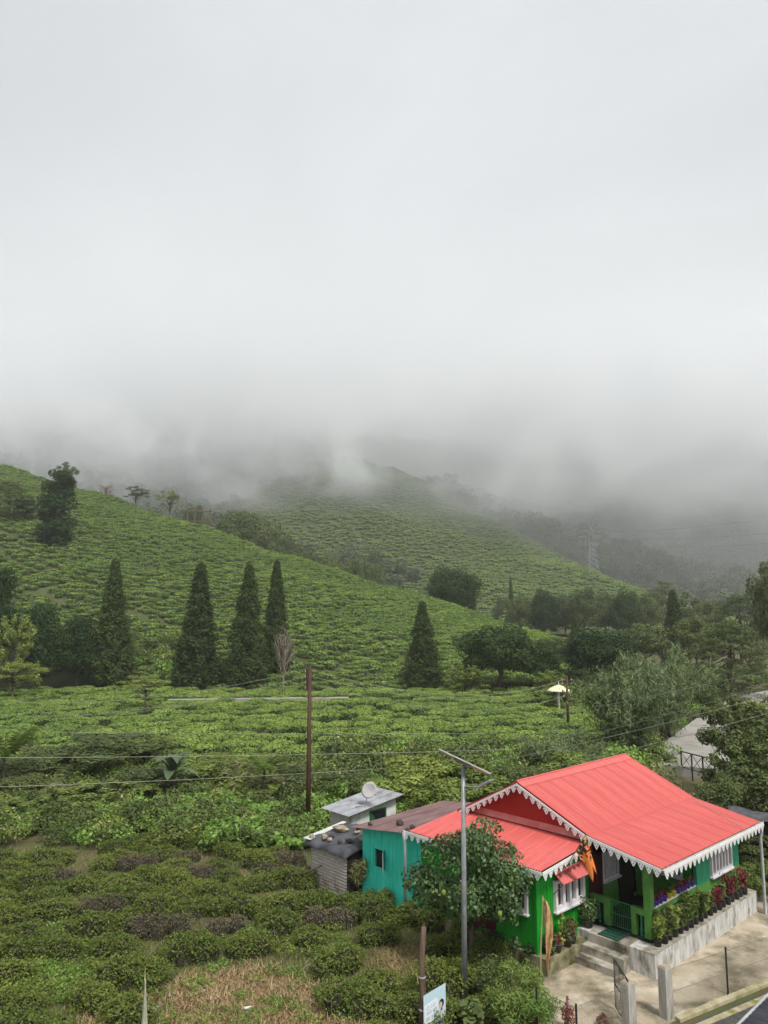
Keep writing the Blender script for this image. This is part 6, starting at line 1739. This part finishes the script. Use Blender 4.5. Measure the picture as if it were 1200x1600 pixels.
und = [clump_mesh(420, 1.2, 1.2, 0.16, 'shrub_leaf'), clump_mesh(420, 1.2, 1.4, 0.14, 'tree_leaf'), clump_mesh(420, 1.3, 1.1, 0.17, 'bright_leaf'), clump_mesh(380, 1.2, 1.3, 0.15, 'shrub_leaf', 'blossom', 0.10), clump_mesh(420, 1.2, 1.3, 0.17, 'tree_leaf')]
c_und = proto_collection('undergrowth_clump', und)
px_scatter('thicket_undergrowth', c_und, 5, 380, (-60, 520), (1205, 1328), 0.55, 1.15, 'tangled leafy undergrowth of the thicket at left', 'undergrowth')
px_scatter('house_undergrowth', c_und, 5, 260, (500, 1250), (1180, 1262), 0.9, 1.6, 'tangled green undergrowth behind the house and sheds', 'undergrowth', lambda px, py: not (1030 < px < 1140 and py < 1240))
px_scatter('foot_undergrowth', c_und, 5, 80, (-60, 300), (1064, 1076), 1.0, 2.2, 'dark bushes along the foot of the near tea hill', 'undergrowth')
px_scatter('roadside_undergrowth', c_und, 5, 240, (960, 1290), (1050, 1190), 0.9, 1.8, 'green bushes and weeds round the road bend at right', 'undergrowth', lambda px, py: not (1020 < px < 1145 and 1135 < py) and not (px > 1150 and 1075 < py < 1122))
px_scatter('side_undergrowth', c_und, 5, 26, (1170, 1290), (1300, 1400), 0.5, 0.9, 'green weeds beyond the right end of the house', 'undergrowth', lambda px, py: houseab(*on_z(px, py)[:2])[0] > 8.2)
# broad-leaved creeper carpet
n = 9000
Pv = []
while len(Pv) < n:
    px, py = rng.uniform(130, 500), rng.uniform(1252, 1345)
    lim = 1262 + max(0, 300 - px) * 0.16
    if py < lim or py > 1318 + (px - 330) * 0.16: continue
    Pv.append((px, py))
Q_ = np.array([tuple(on_z(px, py)) for px, py in Pv])
lump = 0.55 + 0.45 * fbm2(Q_[:, 0], Q_[:, 1], 3.0, 8) + 0.25 * fbm2(Q_[:, 0], Q_[:, 1], 1.1, 9)
Q_[:, 2] = np.maximum(lump, 0.1) * (0.6 + 0.4 * rng.random(n))
ok = np.array([not blocked(x, y, -0.2) for x, y in Q_[:, :2]])
o = link('creeper_carpet', np_mesh('creeper', *leaf_quads(Q_[ok], np.tile([0, -0.35, 1.0], (ok.sum(), 1)), 0.24, 0.20, 0.45), M['bright_leaf']))
tag(o, 'bright green broad-leaved creeper spreading left of the brown pole', 'creeper', kind='stuff')
# low weeds, grass and straw on the near plot
def blades(name, poly_or_fn, n, hmin, hmax, wd, mat, label, cat, lean=0.6):
    P_ = []
    while len(P_) < n:
        p = poly_or_fn()
        if p is not None: P_.append((p[0], p[1], gz(p[0], p[1])) if len(p) == 2 else p)
    P_ = np.array(P_); a = rng.random(n) * 6.28; h = rng.uniform(hmin, hmax, n); b = rng.random(n) * 6.28
    top = P_ + np.c_[np.cos(a) * h * lean * rng.random(n), np.sin(a) * h * lean * rng.random(n), h * rng.uniform(0.35, 1, n)]
    w_ = np.c_[np.cos(b), np.sin(b), np.zeros(n)] * wd
    mid = (P_ + top) / 2 + np.c_[np.zeros((n, 2)), h * 0.12]
    V_ = np.stack([P_ - w_, P_ + w_, mid + w_ * 0.8, top, mid - w_ * 0.8], 1).reshape(-1, 3)
    me = np_mesh(name, V_, np.arange(n * 5).reshape(-1, 5), M[mat])
    return tag(link(name, me), label, cat, kind='stuff')
def from_poly(poly, spread=0.0):
    xs_, ys_ = [p[0] for p in poly], [p[1] for p in poly]
    def f():
        x, y = rng.uniform(min(xs_), max(xs_)), rng.uniform(min(ys_), max(ys_))
        return (x + rng.normal() * spread, y + rng.normal() * spread) if inpoly(x, y, poly) else None
    return f
blades('straw_litter', from_poly(CLEAR, 0.25), 15000, 0.08, 0.32, 0.009, 'straw', 'dry straw covering the clearing at the bottom left', 'straw', 1.6)
blades('straw_heap', from_poly(STRAW, 0.12), 1500, 0.08, 0.30, 0.006, 'straw', 'heap of dry straw beside the wooden post', 'straw', 1.6)
def anywhere():
    px, py = rng.uniform(-20, 760), rng.uniform(1330, 1640)
    q = on_z(px, py)
    return None if blocked(q.x, q.y, -0.4) or inpoly(q.x, q.y, CLEAR) else (q.x, q.y)
blades('plot_grass', anywhere, 16000, 0.08, 0.34, 0.009, 'grass', 'grass and weeds growing between the near tea bushes', 'grass', 0.9)
blades('plot_straw', anywhere, 5000, 0.06, 0.26, 0.006, 'straw', 'dry stalks scattered between the near tea bushes', 'straw', 1.3)
weed = [clump_mesh(160, 0.5, 0.28, 0.07, 'bright_leaf'), clump_mesh(160, 0.5, 0.22, 0.07, 'grass'), clump_mesh(140, 0.45, 0.3, 0.08, 'shrub_leaf')]
c_weed = proto_collection('weed_clump', weed)
n = 150
fW = from_poly(WEED, 0.2); Pw = []
while len(Pw) < n:
    q = fW()
    if q: Pw.append((q[0], q[1], gz(*q)))
for _ in range(70):
    q = None
    while q is None: q = from_poly(CLEAR, 0.3)()
    Pw.append((q[0], q[1], gz(*q)))
for _ in range(90):
    q = None
    while q is None: q = anywhere()
    Pw.append((q[0], q[1], gz(*q)))
Pw = np.array(Pw); n = len(Pw); s_ = rng.uniform(0.5, 1.2, n)
scatter('ground_weeds', Pw, np.c_[s_, s_, s_], rng.random(n) * 6.28, c_weed, 3, 'low bright weeds on the ground of the near plot', 'weeds')

# soft green shrubs by the yard fence
def yard_shrub(label, px, py, h, w, nl, mat, ll, lw, base_z=0.0, name='yard_shrub', droop=0.0):
    q = on_z(px, py); t = thing(name, label, 'shrub', q)
    cl = [(rng.normal() * w * 0.3, rng.normal() * w * 0.3, h * rng.uniform(0.35, 0.8), w * 0.34, w * 0.34, h * 0.24) for _ in range(14)]
    P_, D_ = ell_points(cl, nl, 0.3, 0.4)
    link('foliage', np_mesh('foliage', *leaf_quads(P_, D_ + np.array([0, 0, 0.5]), ll, lw, 0.6, droop), M[mat]), t)
    m = MB()
    for c in cl[:8]: m.tube(bent((0, 0, -0.05), c[:3], 2), [0.02, 0.014, 0.006], 5)
    m.build('stem', M['bark'], t)
    return t
yard_shrub('feathery grey-green shrub nearest the faded flag pole', 815, 1572, 1.35, 0.75, 2200, 'fern', 0.12, 0.03)
yard_shrub('soft feathery shrub left of the faded flag pole', 770, 1572, 1.2, 0.7, 2200, 'tree_leaf', 0.12, 0.03)
yard_shrub('feathery green shrub behind the chain link fence', 800, 1612, 1.2, 0.8, 2400, 'fern', 0.12, 0.03)
yard_shrub('feathery green shrub at the bottom edge by the fence', 850, 1618, 1.1, 0.7, 2200, 'bright_leaf', 0.10, 0.03)
yard_shrub('large-leaved green plant at the foot of the street lamp', 735, 1612, 0.75, 0.5, 260, 'tree_leaf', 0.26, 0.17)
yard_shrub('purple-leaved plant beside the low fence post', 886, 1612, 0.9, 0.22, 340, 'red_leaf', 0.10, 0.04)
yard_shrub('small dark plant in the yard before the gatepost', 945, 1606, 0.35, 0.25, 160, 'red_leaf', 0.10, 0.04)
yard_shrub('dark leafy bush between the citrus tree and the plinth', 790, 1492, 0.85, 0.6, 900, 'dark_leaf', 0.12, 0.06)
yard_shrub('grassy dry weeds in front of the turquoise window', 560, 1400, 1.5, 0.8, 1500, 'shrub_dry', 0.26, 0.03, droop=-1.0)
yard_shrub('leggy yellowing plant before the turquoise shed window', 592, 1402, 2.0, 0.45, 260, 'yellow_leaf', 0.22, 0.08)
yard_shrub('low dark bush at the foot of the turquoise wall', 640, 1418, 0.7, 0.8, 1200, 'tree_leaf', 0.12, 0.06)
yard_shrub('spiky green weeds beside the tin shed', 535, 1390, 1.6, 0.5, 700, 'tree_leaf', 0.20, 0.05)

# broad-leaved plant, tree ferns
def arc_leaf(L, w, rise, droop, mat, n=8, split=False):
    m = MB(); rows = []
    for i in range(n + 1):
        f = i / n; x = L * f * (1 - 0.15 * f * droop); z = rise * math.sin(f * 1.9) - droop * L * 0.5 * f * f
        ww = w * math.sin(math.pi * min(1, 0.06 + f * 0.94)) ** 0.7 if i < n else 0.01
        rows.append(((x, -ww, z + ww * 0.35), (x, 0, z), (x, ww, z + ww * 0.35)))
    vs_ = [v_ for r_ in rows for v_ in r_]
    fs_ = [q for i in range(n) for q in ((3 * i, 3 * i + 3, 3 * i + 4, 3 * i + 1), (3 * i + 1, 3 * i + 4, 3 * i + 5, 3 * i + 2))]
    return m.add(vs_, fs_).mesh('leaf', mat, True)
bp_ = gp(268, 45.5); bt = thing('broad_leaved_plant', 'plant with huge dull green leaves in the middle of the thicket', 'plant', bp_)
for k in range(11):
    me = arc_leaf(rng.uniform(1.5, 2.1), rng.uniform(0.26, 0.38), rng.uniform(0.35, 0.75), rng.uniform(0.5, 1.0), M['banana'])
    link('leaf', me, bt, (0, 0, 1.5 + 0.05 * k), (0, -R(rng.uniform(5, 30)), k * 2.4))
MB().tube([(0, 0, -0.1), (0.05, 0, 1.0), (0, 0, 1.9)], [0.12, 0.10, 0.06], 8).build('stalk', M['bark'], bt)
def frond_mesh(L, seed):
    m = MB(); n = 16; r_ = np.random.default_rng(seed)
    ax = [(L * math.sin(f * 1.35) / math.sin(1.35), 0, L * (0.55 * math.sin(f * 2.3) - 0.25 * f * f)) for f in np.linspace(0, 1, n + 1)]
    m.tube(ax, np.linspace(0.022, 0.006, n + 1), 4)
    for i in range(2, n + 1):
        f = i / n; w = L * 0.34 * math.sin(math.pi * min(1, 0.12 + 0.86 * f)) ** 0.8; x, _, z = ax[i]
        for s_ in (-1, 1):
            dx = L * 0.030
            m.add([(x - dx, 0, z), (x + w * 0.3, s_ * w * 0.5, z - w * 0.05 + dx), (x + w * 0.45, s_ * w, z - w * 0.28), (x + dx, 0, z)], [(0, 1, 2, 3) if s_ < 0 else (3, 2, 1, 0)])
    return m.mesh('frond', M['fern'])
fr_m = [frond_mesh(1.5, 1), frond_mesh(1.3, 2)]
def fern_tree(label, px, Y, py, sc, trunk):
    b = gp(px, Y); zt = at(px, py, Y).z - b.z
    t = thing('tree_fern', label, 'tree fern', b)
    MB().tube([(0, 0, -0.1), (0.04, 0, zt * 0.5), (0, 0, zt)], [0.09, 0.08, 0.07], 8).build('trunk', M['bark'], t)
    for k in range(11): link('frond', fr_m[k % 2], t, (0, 0, zt), (0, -R(rng.uniform(-5, 25)), k * 2.4 + rng.normal() * 0.2), sc)
fern_tree('small yellow-green tree fern left of the brown utility pole', 412, 45, 1205, 0.95, True)
fern_tree('large tree fern cut by the left picture edge', 2, 46, 1188, 1.6, True)

# small things in the plot
M['plastic'] = surf('pale_plastic', (0.50, 0.50, 0.50), (0.70, 0.70, 0.72), 9, 0.4)
M['greyplastic'] = surf('grey_plastic', (0.20, 0.20, 0.22), (0.42, 0.42, 0.45), 12, 0.4, 0.5)
M['blueplastic'] = surf('blue_plastic', (0.03, 0.06, 0.20), (0.06, 0.10, 0.30), 9, 0.4)
def crumple(name, label, cat, px, py, r, mat, fl=0.5, z=0.06):
    q = on_z(px, py); m = stone_mesh(int(px), r, fl, 'stone'); m.materials.clear(); m.materials.append(M[mat])
    return tag(link(name, m, None, (q.x, q.y, gz(q.x, q.y) + r * fl * 0.6), rng.random() * 6, (1.4, 1, 1)), label, cat)
crumple('plastic_bag', 'grey crumpled plastic bag in the straw clearing', 'plastic bag', 240, 1572, 0.13, 'greyplastic', 0.6)
crumple('plastic_bag', 'paler crumpled bag touching the grey bag in the clearing', 'plastic bag', 252, 1570, 0.10, 'greyplastic', 0.6)
crumple('plastic_scrap', 'flat white plastic scrap in the middle of the clearing', 'litter', 335, 1553, 0.16, 'plastic', 0.12)
crumple('plastic_scrap', 'white plastic scrap at the back of the clearing', 'litter', 312, 1545, 0.12, 'plastic', 0.15)
crumple('plastic_scrap', 'white scrap by the tea bushes behind the clearing', 'litter', 268, 1548, 0.15, 'plastic', 0.12)
crumple('plastic_scrap', 'small blue plastic scrap beside a bush at left', 'litter', 155, 1508, 0.09, 'blueplastic', 0.6)
bo = thing('plastic_bottle', 'pale green plastic bottle lying in the straw clearing', 'bottle', on_z(381, 1576, 0.05), 1.9)
bm2 = MB().lathe([(0.035, 0), (0.04, 0.02), (0.04, 0.17), (0.015, 0.22), (0.015, 0.245)], 10).mesh('body', surf('bottle_green', (0.40, 0.50, 0.40), (0.55, 0.64, 0.54), 5, 0.2), True)
link('body', bm2, bo, rot=(R(88), 0, 0))
nb_ = Vector((x_at(222, 21.0), 21.0, 0)); ntop = at(223, 1512, 21.0).z
nt_ = thing('net_stake', 'thin stake wrapped in pale green netting at the bottom edge', 'stake', nb_)
MB().tube([(0, 0, -0.2), (0.01, 0, ntop)], [0.022, 0.012], 6).build('stake', M['bamboo_pole'], nt_)
M['net'] = surf('pale_netting', (0.30, 0.32, 0.22), (0.44, 0.46, 0.34), 14, 0.8)
cloth('netting', lambda u, v: Vector((0.02 + (0.04 + 0.17 * u) * (v - 0.4), 0.05 * math.sin(v * 6 + u * 3) - 0.02, ntop - 0.25 - u * (ntop - 0.2))), 10, 8, M['net'], nt_)
for px, top, Y, lab in ((517, 1545, 21.6, 'thin bare stick standing among the tea bushes at the bottom'), (838, 1530, 22.4, 'short dark stake in the feathery shrubs'), (700, 1545, 22.6, 'pale thin stake beside the poster')):
    q = Vector((x_at(px, Y), Y, 0)); tag(link('stake', MB().tube([(0, 0, -0.1), (0.01, 0, 0.6), (0.0, 0, at(px, top, Y).z)], [0.018, 0.015, 0.01], 6).mesh('stake', M['wood']), None, q), lab, 'stake')

# parasol shelter, railing, ruin, tarpaulin shelter, pylon
sp = gp(874, 84); ps = thing('parasol_shelter', 'pale conical parasol shelter on a white post by the field', 'shelter', sp)
hh = at(874, 1077, 84).z - sp.z
M['cream'] = surf('cream_roof', (0.62, 0.60, 0.36), (0.74, 0.72, 0.48), 3, 0.6)
MB().lathe([(1.25, hh - 0.15), (1.2, hh - 0.05), (0.55, hh + 0.32), (0.08, hh + 0.5)], 10).build('canopy', M['cream'], ps)
MB().tube([(0, 0, -0.1), (0, 0, hh - 0.1)], 0.12, 8).build('post', M['white'], ps)
MB().tube([(0, 0, hh + 0.45), (0, 0, hh + 0.85)], 0.035, 6).build('finial', M['white'], ps)
r0_, r1_ = at(1064, 1174, 52), at(1116, 1187, 47)
rl = thing('road_railing', 'dark iron railing with cross braces at the road bend', 'railing', (r0_.x, r0_.y, r0_.z - 1.1))
dv = r1_ - r0_; bz = Vector((0, 0, 1.1))
MB().tube([bz, dv + bz], 0.045, 6).build('top_rail', M['iron'], rl)
MB().tube([bz * 0.1, dv + bz * 0.1], 0.03, 6).build('bottom_rail', M['iron'], rl)
for k in range(4): MB().tube([dv * k / 3 - bz * 0.8, dv * k / 3 + bz], 0.05, 6).build('post', M['iron'], rl)
for k in range(3):
    for s_ in (0, 1): MB().tube([dv * (k + s_) / 3 + bz * 0.1, dv * (k + 1 - s_) / 3 + bz], 0.02, 5).build('brace', M['iron'], rl)
ru = gp(308, 255); rt = thing('ruined_frame', 'brown ruined post-and-beam frame behind the hill crest', 'ruin', (ru.x, ru.y, at(308, 830, 255).z), 0.2)
for k in range(4): MB().box(-4 + k * 2.5, -3.6 + k * 2.5, 0, 0.4, -2, 8).build('post', M['wood'], rt)
for z in (3.2, 6.8): MB().box(-4.4, 4.4, -0.1, 0.4, z, z + 0.4).build('beam', M['wood'], rt)
ts_ = at(1165, 1262, 33.5)
tt_ = thing('tarpaulin_shelter', 'black tarpaulin shelter with a white patch behind the roof end', 'shelter', (ts_.x, ts_.y, 0), -0.5)
zt_ = ts_.z - 0.35
cloth('tarpaulin', lambda u, v: Vector((-0.7 + 3.2 * u, -0.6 + 1.6 * v, zt_ + 0.35 - 0.25 * u - 0.5 * abs(v - 0.45) + 0.04 * math.sin(u * 14))), 14, 8, M['tarp'], tt_)
MB().hexa([(-0.72, -0.5, zt_ - 0.25), (-0.45, -0.5, zt_ - 0.15), (-0.45, 0.1, zt_ + 0.2), (-0.72, 0.1, zt_ + 0.1), (-0.75, -0.5, zt_ - 0.21), (-0.48, -0.5, zt_ - 0.11), (-0.48, 0.1, zt_ + 0.24), (-0.75, 0.1, zt_ + 0.14)]).build('white_sheet', M['plastic'], tt_)
MB().box(-0.5, 2.2, -0.4, 0.8, 0, zt_ - 0.2).build('stack', M['dark'], tt_)
for x in (-0.55, 2.3): MB().tube([(x, -0.45, 0), (x, -0.45, zt_)], 0.03, 6).build('post', M['wood'], tt_)
py_b = gp(924, 395); pt_ = thing('power_pylon', 'hazy steel lattice pylon on the far tea hill', 'pylon', py_b, 0.25)
PH = at(924, 824, 395).z - py_b.z
leg = lambda s, z: Vector((s[0] * (2.6 * (1 - z) + 0.35), s[1] * (2.6 * (1 - z) + 0.35), PH * z))
cs = [(-1, -1), (1, -1), (1, 1), (-1, 1)]
for s_ in cs: MB().tube([leg(s_, 0), leg(s_, 0.6), leg(s_, 1.0)], 0.16, 4).build('leg', M['lamp_grey'], pt_)
m = MB()
for i in range(9):
    z0, z1 = i / 9, (i + 1) / 9
    for k in range(4):
        m.tube([leg(cs[k], z0), leg(cs[(k + 1) % 4], z1)], 0.09, 3); m.tube([leg(cs[(k + 1) % 4], z0), leg(cs[k], z1)], 0.09, 3)
m.build('lattice', M['lamp_grey'], pt_)
for z, L_ in ((0.62, 7.0), (0.77, 6.2), (0.90, 5.2)):
    m = MB(); zc = Vector((0, 0, PH * z))
    for s_ in (-1, 1): m.tube([zc + Vector((0, 0, 1.2)), zc + Vector((s_ * L_, 0, 0.2))], 0.12, 4); m.tube([zc - Vector((0, 0, 0.4)), zc + Vector((s_ * L_, 0, 0.2))], 0.12, 4)
    m.build('crossarm', M['lamp_grey'], pt_)
for i, (z, L_, py1) in enumerate([(0.62, 7.0, 858), (0.77, 6.2, 840), (0.90, 5.2, 810)]):
    a_ = py_b + Vector((L_ * 0.97, L_ * 0.24, PH * z))
    wire('%s hazy pylon cable running off to the right' % ('lowest', 'middle', 'upper')[i], a_, at(1320, py1 - 22, 330), 3, 0.07)
